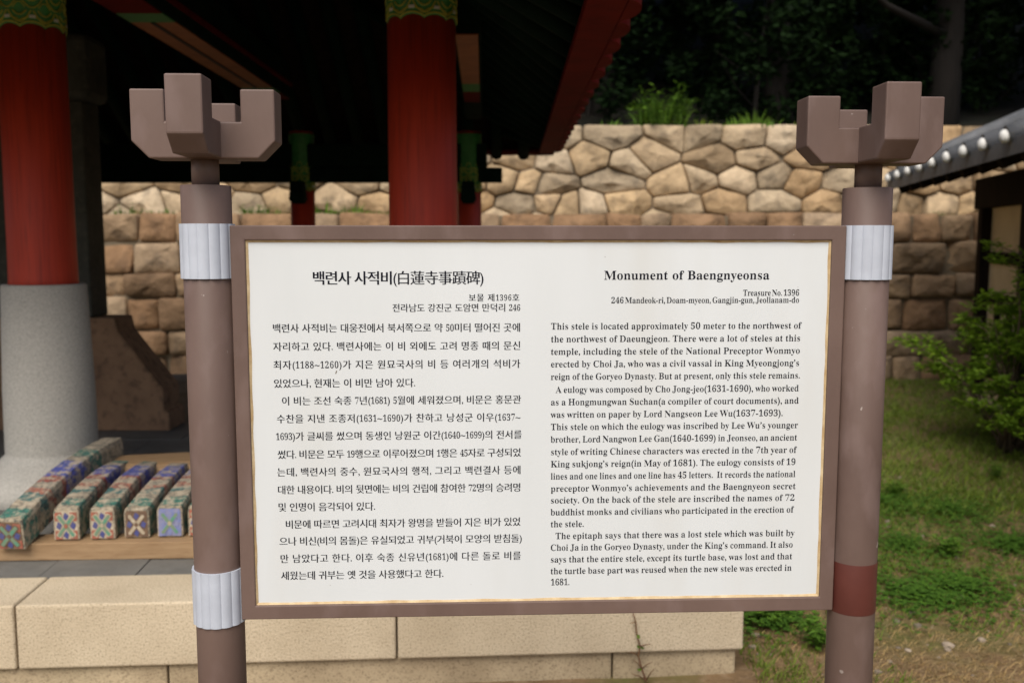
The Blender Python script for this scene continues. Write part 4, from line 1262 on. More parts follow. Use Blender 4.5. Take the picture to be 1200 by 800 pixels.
105:(59,[[56,169,61,172,64,177,65,183,64,189,61,194,56,197,50,198,44,197,39,194,36,189,35,183,36,177,39,172,44,169,50,168],[74,60,74,65,69,66,66,68,65,71,64,77,64,152,26,152,26,147,31,147,34,145,35,141,36,77,35,71,34,68,30,66,25,65,25,60]]),
106:(62,[[57,169,62,173,66,177,67,183,66,189,62,194,57,197,52,198,46,197,41,194,38,189,37,183,38,177,41,172,46,169,52,168],[39,19,46,20,52,23,58,27,62,32,65,38,67,45,67,54,67,152,27,152,27,148,33,147,37,145,38,141,39,134,39,36,37,30,35,26,29,25,25,26,23,29,27,37,28,40,27,45,24,48,21,51,16,51,11,51,7,48,4,44,3,39,4,34,7,29,11,24,17,21,23,19,31,18]]),
107:(107,[[74,60,74,65,69,66,66,68,64,71,64,100,68,104,91,72,91,69,90,66,83,65,83,60,132,60,132,65,127,66,123,70,86,122,107,142,112,145,117,147,123,147,123,152,81,152,81,147,90,146,93,143,91,139,88,134,64,110,64,196,26,196,26,191,31,190,34,188,35,184,36,77,35,71,34,68,30,66,25,65,25,60]]),
108:(59,[[74,60,74,65,69,66,66,68,65,71,64,77,64,196,26,196,26,191,31,190,34,188,35,184,36,77,35,71,34,68,30,66,25,65,25,60]]),
109:(165,[[73,60,73,65,68,66,65,68,64,71,64,77,64,130,67,135,71,138,75,140,79,141,84,140,87,137,89,132,89,77,89,71,87,68,84,66,79,65,79,60,126,60,126,65,121,66,119,68,117,71,117,77,117,131,120,135,124,138,128,140,132,141,137,140,140,137,142,132,142,77,142,71,140,68,137,66,132,65,132,60,180,60,180,65,175,66,172,68,170,71,170,77,170,123,168,137,164,147,156,153,144,155,136,154,128,151,122,145,115,138,112,145,107,151,100,154,91,155,83,154,76,151,70,146,64,139,64,152,26,152,26,148,31,147,34,145,35,141,36,135,36,77,35,71,33,68,30,66,25,65,25,60]]),
110:(113,[[74,60,74,65,69,66,66,68,64,71,64,77,64,130,68,135,72,138,76,140,80,141,85,140,88,137,90,132,90,77,88,68,82,65,80,65,80,60,128,60,128,65,123,66,120,68,119,71,118,77,118,123,117,137,112,147,104,153,92,155,84,154,77,151,70,146,64,140,64,152,26,152,26,148,31,147,34,145,35,141,36,135,36,77,35,71,33,68,30,66,25,65,25,60]]),
111:(100,[[77,57,82,59,88,60,93,63,102,71,109,80,111,86,114,99,114,113,111,126,106,137,102,141,98,145,93,149,88,151,82,153,76,154,64,154,58,153,52,151,47,149,42,145,38,141,34,136,29,125,26,113,26,99,29,87,34,76,38,71,42,67,47,63,52,61,58,59,64,57],[63,65,58,72,57,77,55,106,56,128,57,135,58,141,63,147,70,149,77,147,82,141,83,135,85,118,85,84,84,77,82,72,77,65,70,63]]),
112:(111,[[79,19,79,23,74,24,70,25,67,27,65,31,64,43,64,70,69,64,74,60,81,58,88,57,93,57,98,59,102,61,107,64,114,71,120,82,123,94,124,108,123,120,120,132,114,141,107,149,103,152,99,153,94,155,89,155,81,154,74,151,68,146,63,138,63,152,26,152,26,148,31,147,34,144,35,140,36,132,35,34,35,30,34,27,32,25,29,24,25,23,25,19],[74,69,70,71,67,75,64,80,64,130,67,136,71,140,75,142,79,143,87,141,92,134,94,122,95,106,94,90,91,78,86,71,78,68]]),
114:(86,[[79,60,79,65,72,66,67,68,65,71,64,77,64,117,65,125,68,132,72,136,76,137,79,137,86,129,89,127,94,126,99,127,103,130,105,134,106,139,105,146,102,151,97,154,89,155,83,154,76,150,69,143,63,135,63,152,26,152,26,147,31,147,34,145,35,141,36,135,36,77,35,71,34,68,30,66,25,65,25,60]]),
115:(86,[[72,58,78,59,83,62,88,65,92,70,94,75,96,81,96,93,94,102,89,108,82,114,58,126,54,129,52,133,51,137,52,142,55,145,59,147,64,148,72,147,79,143,84,136,88,126,93,126,93,155,89,155,86,152,83,151,65,155,55,154,49,153,44,150,39,147,36,142,33,137,32,132,31,126,32,118,36,110,43,104,52,99,71,88,75,85,77,81,77,77,76,72,73,68,68,65,62,64,58,65,53,66,50,68,46,72,42,76,37,85,36,91,31,91,31,57,35,57,38,61,42,63,46,62,56,58,65,57]]),
116:(68,[[66,59,74,63,81,70,86,80,81,82,76,75,70,72,67,73,65,75,63,79,63,143,82,143,82,152,63,152,63,186,58,186,46,170,26,149,26,143,34,143,35,75,36,71,37,66,40,63,43,61,47,59,51,58,57,57]]),
117:(112,[[68,58,75,61,82,66,88,72,88,57,109,62,127,64,127,69,122,70,119,72,117,75,116,81,116,152,76,152,76,148,82,147,86,144,87,140,88,134,88,80,85,76,81,73,77,71,73,71,68,71,65,74,63,77,62,82,62,152,23,152,23,148,29,147,32,144,33,140,34,81,35,75,37,70,39,65,43,62,47,59,53,58,59,57]]),
118:(91,[[68,57,100,139,103,143,106,146,111,148,111,152,81,152,81,148,89,146,92,141,90,135,75,96,58,142,60,146,69,148,69,152,19,152,19,147,24,146,27,144,31,134,62,57]]),
119:(129,[[62,57,86,119,106,57,111,57,145,141,147,145,149,147,153,148,153,152,126,152,126,148,133,146,135,144,135,142,134,136,120,102,108,140,108,142,110,146,116,147,116,152,70,152,70,148,74,147,76,146,80,139,83,130,70,98,54,142,54,145,56,146,61,147,61,152,17,152,17,147,20,146,22,145,25,139,56,57]]),
120:(95,[[55,60,55,64,47,66,45,70,46,74,61,94,74,73,75,69,75,67,73,66,66,65,66,60,115,60,115,65,112,65,109,68,79,115,100,140,104,144,108,147,113,148,113,152,80,152,80,148,88,146,89,145,90,143,89,140,75,121,62,141,62,143,64,147,70,148,70,152,21,152,21,147,27,145,33,138,57,101,34,72,30,69,26,66,21,64,21,60]]),
121:(89,[[43,19,48,21,54,25,59,31,66,46,100,139,103,144,105,146,109,147,109,152,80,152,80,147,85,147,88,146,90,144,91,140,89,132,75,95,58,142,59,145,60,146,68,147,68,152,19,152,19,147,22,147,26,144,31,135,62,59,59,47,54,38,49,32,46,31,43,31,42,34,42,37,41,42,39,45,35,47,31,48,25,47,21,44,19,40,18,35,19,28,23,23,29,19,36,18]]),
126:(117,[[25,100,39,109,46,112,53,113,59,112,71,108,91,100,97,98,103,98,111,99,118,102,125,106,132,111,132,127,125,122,118,118,111,115,104,114,98,114,67,127,61,128,55,129,47,128,39,125,32,121,25,116]]),
8217:(44,[[32,149,42,154,49,160,53,169,55,180,54,187,51,193,47,197,41,198,36,197,33,195,30,191,29,186,32,178,40,174,40,168,39,163,37,158,32,153]]),
20107:(200,[[47,86,47,74,112,74,112,61,111,57,107,56,79,56,82,50,85,43,105,44,113,44,118,46,122,48,125,51,126,55,127,74,175,74,175,66,190,66,190,101,211,101,211,113,190,113,190,138,127,138,127,152,187,152,187,188,127,188,127,200,207,200,207,212,127,212,127,228,112,228,112,212,33,212,33,200,112,200,112,188,54,188,54,152,112,152,112,138,49,138,49,127,112,127,112,113,30,113,30,101,112,101,112,86],[69,177,112,177,112,163,69,163],[127,177,172,177,172,163,127,163],[127,127,175,127,175,113,127,113],[127,101,175,101,175,86,127,86]]),
23546:(200,[[60,99,69,90,78,81,85,72,90,63,104,72,98,80,90,89,81,98,72,106],[111,228,111,205,47,205,47,190,111,190,111,164,30,164,30,150,148,150,148,125,35,125,35,111,148,111,148,65,147,62,143,61,112,61,115,53,118,46,140,46,148,47,154,48,159,51,161,54,163,58,163,64,163,111,207,111,207,125,163,125,163,150,210,150,210,164,127,164,127,190,195,190,195,205,127,205,127,228]]),
30333:(200,[[109,229,101,204,98,196,49,196,49,44,64,44,64,59,176,59,176,45,192,45,192,196,115,196,128,225],[64,74,64,120,176,120,176,74],[64,135,64,181,176,181,176,135]]),
30865:(200,[[166,127,166,97,100,97,100,83,166,83,166,44,180,44,180,83,212,83,212,97,180,97,180,127],[109,208,109,131,142,131,137,125,132,119,125,113,117,108,122,103,126,98,137,106,146,114,152,122,157,131,205,131,205,208,158,208,165,226,148,228,143,208],[29,217,29,203,53,203,49,178,43,154,35,133,26,115,35,101,44,117,44,55,57,55,57,72,95,72,95,157,58,157,65,191,67,203,103,203,103,217],[57,144,82,144,82,85,57,85],[122,163,150,163,148,148,147,143,122,143],[163,163,190,163,190,143,160,143],[122,195,150,195,150,175,122,175],[163,195,190,195,190,175,163,175]]),
34030:(200,[[33,179,49,165,56,158,61,152,72,161,67,167,52,181,44,187],[90,157,90,102,136,102,136,91,79,91,79,80,136,80,136,65,150,65,150,80,208,80,208,91,150,91,150,102,197,102,197,157,150,157,150,168,204,168,204,179,150,179,150,187,161,187,161,202,209,202,209,215,161,215,161,228,146,228,146,215,93,215,93,228,78,228,78,215,31,215,31,202,78,202,78,187,93,187,93,202,146,202,146,191,136,191,136,179,83,179,83,168,136,168,136,157],[104,125,136,125,136,112,104,112],[150,125,182,125,182,112,150,112],[104,147,136,147,136,135,104,135],[150,147,182,147,182,135,150,135],[70,135,30,135,30,122,56,122,56,79,49,75,42,70,27,55,36,44,51,61,57,67,63,69,67,67,82,57,93,52,106,48,121,47,176,47,209,48,210,55,213,62,176,59,138,58,122,59,108,60,96,63,85,68,70,78]]),
36447:(200,[[50,207,83,207,83,171,50,171],[124,122,186,122,186,109,124,109],[124,100,186,100,186,86,124,86],[124,145,186,145,186,132,124,132],[111,155,111,76,200,76,200,155],[165,67,200,44,214,51,175,75],[133,75,124,69,113,63,101,57,88,53,98,43,111,48,123,54,135,60,146,68],[27,68,30,54,104,76,102,89,75,81,75,117,100,117,100,130,75,130,75,158,96,158,96,219,37,219,37,158,62,158,62,77,49,74,49,139,37,139,37,71],[98,176,98,165,212,165,212,176,161,176,161,187,202,187,202,196,161,196,161,207,207,207,207,217,161,217,161,228,147,228,147,217,103,217,103,207,147,207,147,196,108,196,108,187,147,187,147,176]]),
44032:(184,[[152,225,152,45,169,45,169,138,198,138,198,152,169,152,169,225],[39,206,39,192,106,192,99,162,84,135,62,111,31,92,40,79,78,104,103,134,118,169,122,206]]),
44033:(184,[[53,111,53,97,154,97,154,44,170,44,170,111],[154,225,154,119,170,119,170,166,197,166,197,180,170,180,170,225],[38,214,38,200,103,200,97,179,82,160,59,145,30,134,36,121,72,135,99,156,115,182,121,214]]),
44036:(184,[[154,225,154,93,170,93,170,157,197,157,197,171,170,171,170,225],[38,211,38,198,104,198,97,175,82,156,59,139,30,127,37,114,72,129,99,151,116,179,122,211],[58,107,58,48,178,48,178,62,74,62,74,107]]),
44053:(184,[[114,115,89,113,71,106,59,94,55,80,59,65,71,54,89,47,114,45,138,47,157,54,168,65,172,80,168,94,157,106,138,113],[114,102,131,100,145,96,153,89,156,80,153,71,145,64,131,60,114,58,96,60,83,64,74,71,71,80,74,89,83,96,96,100],[154,225,154,117,170,117,170,165,197,165,197,179,170,179,170,225],[38,212,38,198,103,198,97,176,82,157,59,142,30,130,37,117,72,132,99,153,116,180,121,212]]),
44060:(184,[[127,221,127,53,143,53,143,139,167,139,167,44,183,44,183,225,167,225,167,153,143,153,143,221],[37,202,37,188,91,188,86,161,75,136,57,114,30,95,40,83,72,108,93,136,104,168,107,202]]),
44144:(184,[[120,153,120,139,162,139,162,44,179,44,179,225,162,225,162,153],[38,206,38,192,104,192,98,162,84,135,62,112,30,92,39,79,77,104,102,134,116,168,120,206]]),
44148:(184,[[123,170,123,156,162,156,162,92,179,92,179,225,162,225,162,170],[42,211,42,198,106,198,99,175,83,155,61,138,33,126,40,112,75,128,101,151,118,179,124,211],[64,105,64,48,183,48,183,62,81,62,81,105]]),
44163:(184,[[123,174,123,161,162,161,162,103,179,103,179,225,162,225,162,174],[42,211,42,197,105,197,98,175,84,156,62,140,33,128,40,114,75,130,101,152,117,179,123,211],[112,118,112,110,107,92,94,76,75,65,52,58,58,45,78,51,95,59,110,71,120,85,131,71,145,60,163,51,182,45,189,59,166,65,147,77,133,92,129,110,129,118]]),
44208:(184,[[115,165,115,152,162,152,162,133,179,133,179,225,162,225,162,199,121,199,123,216,42,216,42,203,105,203,98,183,84,166,62,152,33,143,39,129,66,138,89,151,106,167,118,186,162,186,162,165],[63,46,185,46,185,60,79,60,79,80,179,80,179,125,62,125,62,111,162,111,162,93,63,93]]),
44256:(184,[[47,207,47,194,157,194,157,153,155,132,151,108,167,106,171,131,173,153,174,207],[94,148,94,84,30,84,30,70,193,70,193,84,110,84,110,148]]),
44275:(184,[[49,217,49,203,156,203,156,182,154,169,152,155,168,153,171,168,173,193,173,217],[97,177,97,141,30,141,30,127,193,127,193,141,114,141,114,177],[103,113,103,105,98,88,85,74,65,64,42,58,48,45,68,50,86,58,100,69,111,82,122,69,136,58,154,50,174,45,180,58,157,64,137,74,124,88,119,105,119,113]]),
44288:(184,[[40,211,40,198,113,198,112,177,108,150,125,148,127,165,129,192,129,211],[31,118,85,119,114,121,143,125,142,137,98,133,83,133,83,171,67,171,67,132,29,132],[154,225,154,89,171,89,171,153,197,153,197,167,171,167,171,225],[56,102,56,48,177,48,177,62,73,62,73,102]]),
44396:(184,[[30,136,30,122,103,122,103,44,120,44,120,122,193,122,193,136,167,136,170,154,171,170,172,214,50,214,50,200,156,200,155,170,153,154,150,136]]),
44397:(184,[[47,106,47,92,157,92,157,44,174,44,174,106,120,106,120,139,194,139,194,152,168,152,171,167,173,193,173,217,51,217,51,203,156,203,156,181,154,167,152,152,30,152,30,139,103,139,103,106]]),
44400:(184,[[30,146,30,132,104,132,104,89,121,89,121,132,194,132,194,146,168,146,171,162,173,190,173,216,51,216,51,202,156,202,156,177,154,162,152,146],[51,105,51,48,176,48,176,62,67,62,67,105]]),
44480:(184,[[163,225,163,44,180,44,180,225],[45,211,45,198,113,198,112,174,110,159,108,141,29,139,31,125,79,126,79,55,96,55,96,127,138,130,151,132,150,144,125,142,127,162,130,193,130,211]]),
44536:(184,[[30,85,30,71,193,71,193,85],[48,206,48,193,155,193,154,150,152,128,148,102,165,100,169,127,171,150,172,206]]),
44544:(184,[[30,158,30,145,194,145,194,158,169,158,171,172,173,196,173,218,51,218,51,204,156,204,156,184,154,172,152,158],[50,47,178,47,178,60,66,60,66,81,173,81,173,127,49,127,49,113,157,113,157,94,50,94]]),
45208:(184,[[152,225,152,45,169,45,169,139,198,139,198,153,169,153,169,225],[37,90,72,91,93,92,115,95,138,98,136,112,114,109,93,106,73,105,54,104,54,208,37,208]]),
45224:(184,[[56,113,56,47,170,47,170,113],[154,100,154,60,73,60,73,100],[154,225,154,123,170,123,170,170,197,170,197,184,170,184,170,225],[39,137,73,137,94,138,115,141,137,145,135,159,114,155,94,153,74,151,55,151,55,216,39,216]]),
45229:(184,[[113,115,88,113,69,106,57,95,53,80,57,65,69,54,88,47,113,45,137,47,156,54,168,65,172,80,168,95,156,106,137,113],[113,102,130,100,144,96,153,89,156,80,153,71,144,64,130,60,113,58,95,60,81,64,72,71,69,80,72,89,81,96,95,100],[154,225,154,118,170,118,170,167,197,167,197,180,170,180,170,225],[39,134,73,134,94,136,115,138,137,142,135,156,114,152,94,150,74,148,55,148,55,214,39,214]]),
45236:(184,[[126,221,126,54,142,54,142,138,167,138,167,44,183,44,183,225,167,225,167,152,142,152,142,221],[39,91,65,91,97,94,115,97,113,112,98,109,69,106,55,106,55,204,39,204]]),
45240:(184,[[126,222,126,97,142,97,142,159,167,159,167,91,182,91,182,225,167,225,167,173,142,173,142,222],[64,110,64,50,188,50,188,64,81,64,81,110],[39,128,66,128,82,129,98,131,115,134,113,147,84,143,55,142,55,210,39,210]]),
45380:(184,[[111,167,111,154,162,154,162,91,179,91,179,225,162,225,162,202,111,202,111,188,162,188,162,167],[63,103,63,48,184,48,184,62,80,62,80,103],[41,118,74,118,93,119,113,121,134,125,132,139,113,135,94,134,57,132,57,212,41,212]]),
45716:(184,[[30,133,30,120,194,120,194,133],[52,219,52,158,175,158,175,171,68,171,68,219],[51,102,51,49,176,49,176,62,67,62,67,102]]),
45796:(184,[[152,225,152,44,169,44,169,140,199,140,199,154,169,154,169,225],[38,208,38,89,76,90,97,91,117,92,138,95,136,110,116,107,97,105,54,103,54,194,122,194,122,208]]),
45824:(184,[[127,221,127,54,142,54,142,139,168,139,168,44,183,44,183,225,168,225,168,153,142,153,142,221],[36,203,36,89,67,89,84,90,99,92,115,94,114,108,99,106,85,104,53,103,53,190,104,190,104,203]]),
45909:(184,[[58,108,58,94,162,94,162,44,179,44,179,108],[40,213,40,126,78,126,98,127,116,129,134,132,132,145,115,142,98,140,56,139,56,199,122,199,122,213],[112,179,112,165,162,165,162,117,179,117,179,225,162,225,162,179]]),
45936:(184,[[168,225,168,44,184,44,184,225],[131,221,131,156,92,156,92,143,131,143,131,54,147,54,147,221],[37,203,37,88,68,88,85,89,100,91,115,93,114,107,100,104,86,103,53,102,53,190,105,190,105,203]]),
46020:(184,[[51,211,51,127,103,127,103,81,30,81,30,67,194,67,194,81,120,81,120,127,175,127,175,141,67,141,67,197,173,197,173,211]]),
46028:(184,[[30,147,30,133,193,133,193,147,120,147,120,164,174,164,174,177,68,177,68,205,172,205,172,218,52,218,52,164,103,164,103,147],[50,47,178,47,178,60,66,60,66,78,172,78,172,118,50,118,50,106,156,106,156,90,50,90]]),
46041:(184,[[112,110,86,108,66,101,54,91,50,77,54,63,66,53,86,47,112,45,138,47,157,53,169,63,173,77,169,91,157,101,138,108],[112,97,131,95,145,92,154,85,157,77,154,69,145,63,131,59,112,58,93,59,78,63,69,69,66,77,69,85,78,92,93,95],[51,217,51,157,104,157,104,136,30,136,30,123,194,123,194,136,120,136,120,157,174,157,174,170,67,170,67,204,173,204,173,217]]),
46104:(184,[[161,225,161,44,177,44,177,225],[33,83,90,85,120,87,150,90,149,102,98,99,98,134,137,134,137,147,61,147,61,195,136,195,136,208,44,208,44,134,81,134,81,98,31,97]]),
46160:(184,[[52,215,52,145,173,145,173,158,69,158,69,201,171,201,171,215],[30,121,30,107,103,107,103,45,120,45,120,107,194,107,194,121]]),
46263:(184,[[161,225,161,95,177,95,177,225],[48,216,48,160,134,160,134,173,65,173,65,203,133,203,133,216],[33,128,78,129,78,98,95,98,95,129,149,134,148,146,118,144,58,142,31,142],[114,110,114,102,109,86,96,73,77,64,54,58,60,45,80,50,97,57,112,67,122,80,133,68,147,57,165,50,184,45,191,58,168,64,148,73,135,86,131,102,131,110]]),
46308:(184,[[30,150,30,136,194,136,194,150],[52,219,52,164,174,164,174,178,68,178,68,206,172,206,172,219],[50,47,178,47,178,60,66,60,66,78,172,78,172,121,50,121,50,108,156,108,156,91,50,91]]),
46321:(184,[[30,139,30,126,194,126,194,139],[112,110,86,108,66,102,54,91,50,77,54,64,66,53,86,47,112,45,138,47,157,53,169,64,173,77,169,91,157,102,138,108],[112,97,131,96,145,92,154,86,157,77,154,69,145,63,131,59,112,58,93,59,78,63,69,69,66,77,69,86,78,92,93,96],[51,218,51,156,174,156,174,170,67,170,67,205,173,205,173,218]]),
46384:(184,[[155,226,155,44,172,44,172,140,198,140,198,154,172,154,172,226],[35,206,35,92,62,92,84,96,83,109,66,107,52,106,52,193,81,193,81,206],[91,206,91,92,124,92,135,94,146,96,145,110,127,107,107,106,107,193,139,193,139,206]]),
46412:(184,[[170,225,170,152,149,152,149,221,133,221,133,53,149,53,149,138,170,138,170,44,186,44,186,225],[35,203,35,91,57,92,77,95,75,109,56,106,51,106,51,189,74,189,74,203],[82,203,82,91,106,92,116,93,127,96,125,110,110,107,97,105,97,189,122,189,122,203]]),
46504:(184,[[35,215,35,140,61,140,84,143,82,157,66,154,51,153,51,201,80,201,80,215],[90,215,90,140,125,140,137,141,149,144,147,157,127,154,107,153,107,201,140,201,140,215],[60,47,187,47,187,60,77,60,77,80,181,80,181,123,60,123,60,110,164,110,164,92,60,92],[131,186,131,173,164,173,164,132,181,132,181,225,164,225,164,186]]),
46972:(184,[[153,225,153,44,169,44,169,140,199,140,199,154,169,154,169,225],[37,209,37,195,102,195,102,157,37,157,37,88,76,88,97,89,118,91,138,94,137,108,117,105,97,103,54,102,54,144,119,144,119,209]]),
47084:(184,[[128,156,128,142,162,142,162,44,179,44,179,225,162,225,162,156],[36,209,36,195,101,195,101,159,37,159,37,88,73,88,94,89,113,91,133,94,132,107,113,104,94,103,53,102,53,145,117,145,117,209]]),
47140:(184,[[125,135,125,121,162,121,162,44,179,44,179,225,162,225,162,184,127,184,127,170,162,170,162,135],[36,209,36,195,99,195,99,158,37,158,37,86,71,87,90,87,110,89,130,92,129,106,109,103,72,100,53,100,53,144,115,144,115,209]]),
47144:(184,[[37,212,37,199,98,199,98,173,37,173,37,116,93,117,110,119,127,121,126,135,110,132,76,130,54,130,54,160,115,160,115,212],[127,154,127,141,162,141,162,92,179,92,179,225,162,225,162,195,127,195,127,181,162,181,162,154],[62,102,62,49,184,49,184,63,78,63,78,102]]),
47196:(184,[[50,114,103,114,103,81,30,81,30,67,194,67,194,81,120,81,120,114,178,114,178,128,67,128,67,157,174,157,174,212,50,212,50,198,157,198,157,170,50,170]]),
47336:(184,[[50,134,178,134,178,148,67,148,67,171,174,171,174,218,49,218,49,205,157,205,157,184,50,184],[30,116,30,102,103,102,103,44,120,44,120,102,194,102,194,116]]),
47476:(184,[[30,81,30,67,194,67,194,81],[50,114,178,114,178,127,67,127,67,157,174,157,174,212,50,212,50,198,157,198,157,170,50,170]]),
47480:(184,[[30,125,30,112,194,112,194,125],[51,97,51,48,177,48,177,62,68,62,68,97],[51,142,177,142,177,155,67,155,67,174,173,174,173,219,51,219,51,206,156,206,156,187,51,187]]),
47484:(184,[[30,141,30,129,194,129,194,141],[50,47,179,47,179,59,66,59,66,76,173,76,173,114,49,114,49,102,157,102,157,87,50,87],[51,155,176,155,176,167,67,167,67,182,173,182,173,220,51,220,51,208,156,208,156,194,51,194]]),
47532:(184,[[162,225,162,44,178,44,178,225],[40,209,40,195,107,195,107,157,40,157,40,88,78,88,100,89,123,91,146,95,145,108,122,105,100,103,57,102,57,144,124,144,124,209]]),
47549:(184,[[162,225,162,126,178,126,178,225],[61,117,61,47,178,47,178,117,162,117,162,96,78,96,78,117],[78,82,162,82,162,60,78,60],[39,217,39,203,105,203,105,180,39,180,39,130,78,130,99,131,120,132,142,135,140,149,119,146,99,144,56,143,56,167,121,167,121,217]]),
47564:(184,[[37,209,37,125,121,125,121,209],[104,196,104,139,54,139,54,196],[154,225,154,93,170,93,170,157,197,157,197,170,170,170,170,225],[58,105,58,48,178,48,178,62,74,62,74,105]]),
47728:(184,[[103,194,103,103,54,103,54,194],[119,168,162,168,162,132,119,132],[162,225,162,182,119,182,119,208,37,208,37,90,119,90,119,119,162,119,162,44,179,44,179,225]]),
47732:(184,[[105,196,105,138,55,138,55,196],[121,180,162,180,162,155,121,155],[162,225,162,194,121,194,121,210,38,210,38,125,121,125,121,141,162,141,162,93,179,93,179,225],[63,105,63,48,183,48,183,62,79,62,79,105]]),
47749:(184,[[105,198,105,145,55,145,55,198],[119,113,94,111,75,104,63,93,59,79,63,64,75,54,94,47,119,45,144,47,163,54,175,64,179,79,175,93,163,104,144,111],[119,100,138,99,151,94,160,88,163,79,160,70,151,63,138,59,119,58,101,59,87,63,78,70,75,79,78,88,87,94,101,99],[162,183,162,160,121,160,121,183],[38,212,38,131,121,131,121,147,162,147,162,118,179,118,179,225,162,225,162,196,121,196,121,212]]),
47784:(184,[[158,197,158,138,65,138,65,197],[49,210,49,125,103,125,103,81,30,81,30,68,194,68,194,81,120,81,120,125,174,125,174,210]]),
47800:(184,[[50,106,50,47,173,47,173,106],[157,93,157,60,66,60,66,93],[156,205,156,171,67,171,67,205],[30,138,30,124,193,124,193,138,120,138,120,158,172,158,172,219,51,219,51,158,103,158,103,138]]),
47896:(184,[[158,197,158,139,65,139,65,197],[49,211,49,126,74,126,74,81,30,81,30,67,194,67,194,81,149,81,149,126,174,126,174,211],[91,81,91,126,133,126,133,81]]),
47928:(184,[[51,217,51,153,172,153,172,217],[156,204,156,167,67,167,67,204],[30,133,30,119,105,119,105,83,121,83,121,119,194,119,194,133],[51,100,51,48,176,48,176,62,67,62,67,100]]),
47932:(184,[[51,219,51,164,172,164,172,219],[156,206,156,177,67,177,67,206],[50,46,178,46,178,59,66,59,66,77,172,77,172,118,120,118,120,136,193,136,193,149,30,149,30,136,103,136,103,118,50,118,50,105,156,105,156,90,50,90]]),
48120:(184,[[40,208,40,90,123,90,123,208],[107,194,107,103,57,103,57,194],[161,225,161,44,178,44,178,225]]),
48143:(184,[[39,214,39,140,124,140,124,214],[108,200,108,153,56,153,56,200],[162,225,162,122,178,122,178,225],[113,127,113,109,59,109,59,96,112,96,107,83,94,72,75,63,52,58,58,45,78,49,96,57,110,66,121,78,131,66,146,57,163,49,183,45,189,58,166,63,147,72,134,84,129,96,182,96,182,109,129,109,129,127]]),
48155:(184,[[37,215,37,131,121,131,121,215,105,215,105,188,54,188,54,215],[54,174,105,174,105,144,54,144],[154,225,154,120,170,120,170,168,197,168,197,182,170,182,170,225],[57,47,175,47,175,60,74,60,74,96,172,96,172,110,57,110]]),
48177:(184,[[38,214,38,129,108,129,108,214,92,214,92,185,54,185,54,214],[54,172,92,172,92,143,54,143],[61,106,61,92,166,92,166,44,182,44,182,106],[128,222,128,118,143,118,143,165,167,165,167,117,182,117,182,225,167,225,167,178,143,178,143,222]]),
48372:(184,[[66,167,158,167,158,134,66,134],[49,213,49,120,103,120,103,81,30,81,30,67,194,67,194,81,120,81,120,120,174,120,174,213,158,213,158,180,66,180,66,213]]),
48512:(184,[[51,218,51,140,173,140,173,218,156,218,156,193,67,193,67,218],[67,180,156,180,156,153,67,153],[30,118,30,105,103,105,103,44,120,44,120,105,194,105,194,118]]),
48513:(184,[[52,221,52,153,172,153,172,221,156,221,156,201,68,201,68,221],[68,188,156,188,156,167,68,167],[48,102,48,89,157,89,157,44,173,44,173,102,120,102,120,123,193,123,193,137,30,137,30,123,103,123,103,102]]),
48708:(184,[[161,225,161,44,178,44,178,225],[40,210,40,88,125,88,125,210,109,210,109,162,57,162,57,210],[57,149,109,149,109,102,57,102]]),
49324:(184,[[74,210,74,177,71,153,61,129,46,110,27,96,38,83,52,93,65,107,75,124,83,143,90,125,100,109,112,96,126,87,137,100,119,113,104,131,94,154,91,177,91,210],[152,225,152,44,169,44,169,138,199,138,199,152,169,152,169,225]]),
49373:(184,[[123,110,98,107,79,101,67,91,63,77,67,64,79,53,98,47,123,45,148,47,167,53,179,64,183,77,179,91,167,101,148,107],[123,97,141,95,155,92,164,85,167,77,164,69,155,63,141,59,123,58,105,59,91,63,82,69,79,77,82,85,91,92,105,95],[68,214,68,190,65,174,58,159,46,146,30,136,39,123,51,130,62,139,70,151,76,163,82,152,90,142,100,134,112,128,120,141,105,149,93,161,86,175,84,190,84,214],[128,222,128,119,143,119,143,163,167,163,167,114,182,114,182,225,167,225,167,177,143,177,143,222]]),
49436:(184,[[162,225,162,164,120,164,120,150,162,150,162,44,179,44,179,225],[77,210,77,177,73,152,63,129,48,110,30,96,40,83,55,93,67,107,78,124,85,143,93,125,103,109,116,96,130,86,140,99,122,112,107,131,97,153,93,177,93,210]]),
49437:(184,[[58,108,58,95,162,95,162,44,179,44,179,108],[162,225,162,188,123,188,123,174,162,174,162,118,179,118,179,225],[75,216,75,197,72,177,63,160,49,145,30,136,39,122,54,130,66,140,76,153,84,168,91,154,101,143,113,133,127,126,136,139,118,149,104,162,95,178,92,196,92,216]]),
49440:(184,[[162,225,162,183,123,183,123,169,162,169,162,90,179,90,179,225],[75,214,75,192,72,172,63,154,49,139,30,129,39,116,54,124,67,134,77,148,84,163,91,149,101,137,113,127,127,120,136,133,118,143,104,156,95,173,92,192,92,214],[63,105,63,48,183,48,183,62,79,62,79,105]]),
49457:(184,[[119,113,94,111,75,104,63,93,59,79,63,64,75,54,94,47,119,45,144,47,163,54,175,64,179,79,175,93,163,104,144,111],[119,100,138,98,151,94,160,88,163,79,160,70,151,64,138,59,119,58,101,59,87,64,78,70,75,79,78,88,87,94,101,98],[76,215,76,197,72,177,63,159,49,145,30,135,39,121,54,129,67,140,77,153,84,168,91,154,101,143,113,134,127,127,136,140,118,149,104,162,95,179,92,197,92,215],[123,187,123,173,162,173,162,118,179,118,179,225,162,225,162,187]]),
49464:(184,[[168,225,168,44,184,44,184,225],[131,222,131,161,101,161,101,147,131,147,131,54,147,54,147,222],[68,208,68,174,65,151,57,129,45,110,28,96,38,83,51,93,61,106,70,121,76,139,82,123,90,109,99,97,111,87,121,100,105,114,93,132,86,153,84,174,84,208]]),
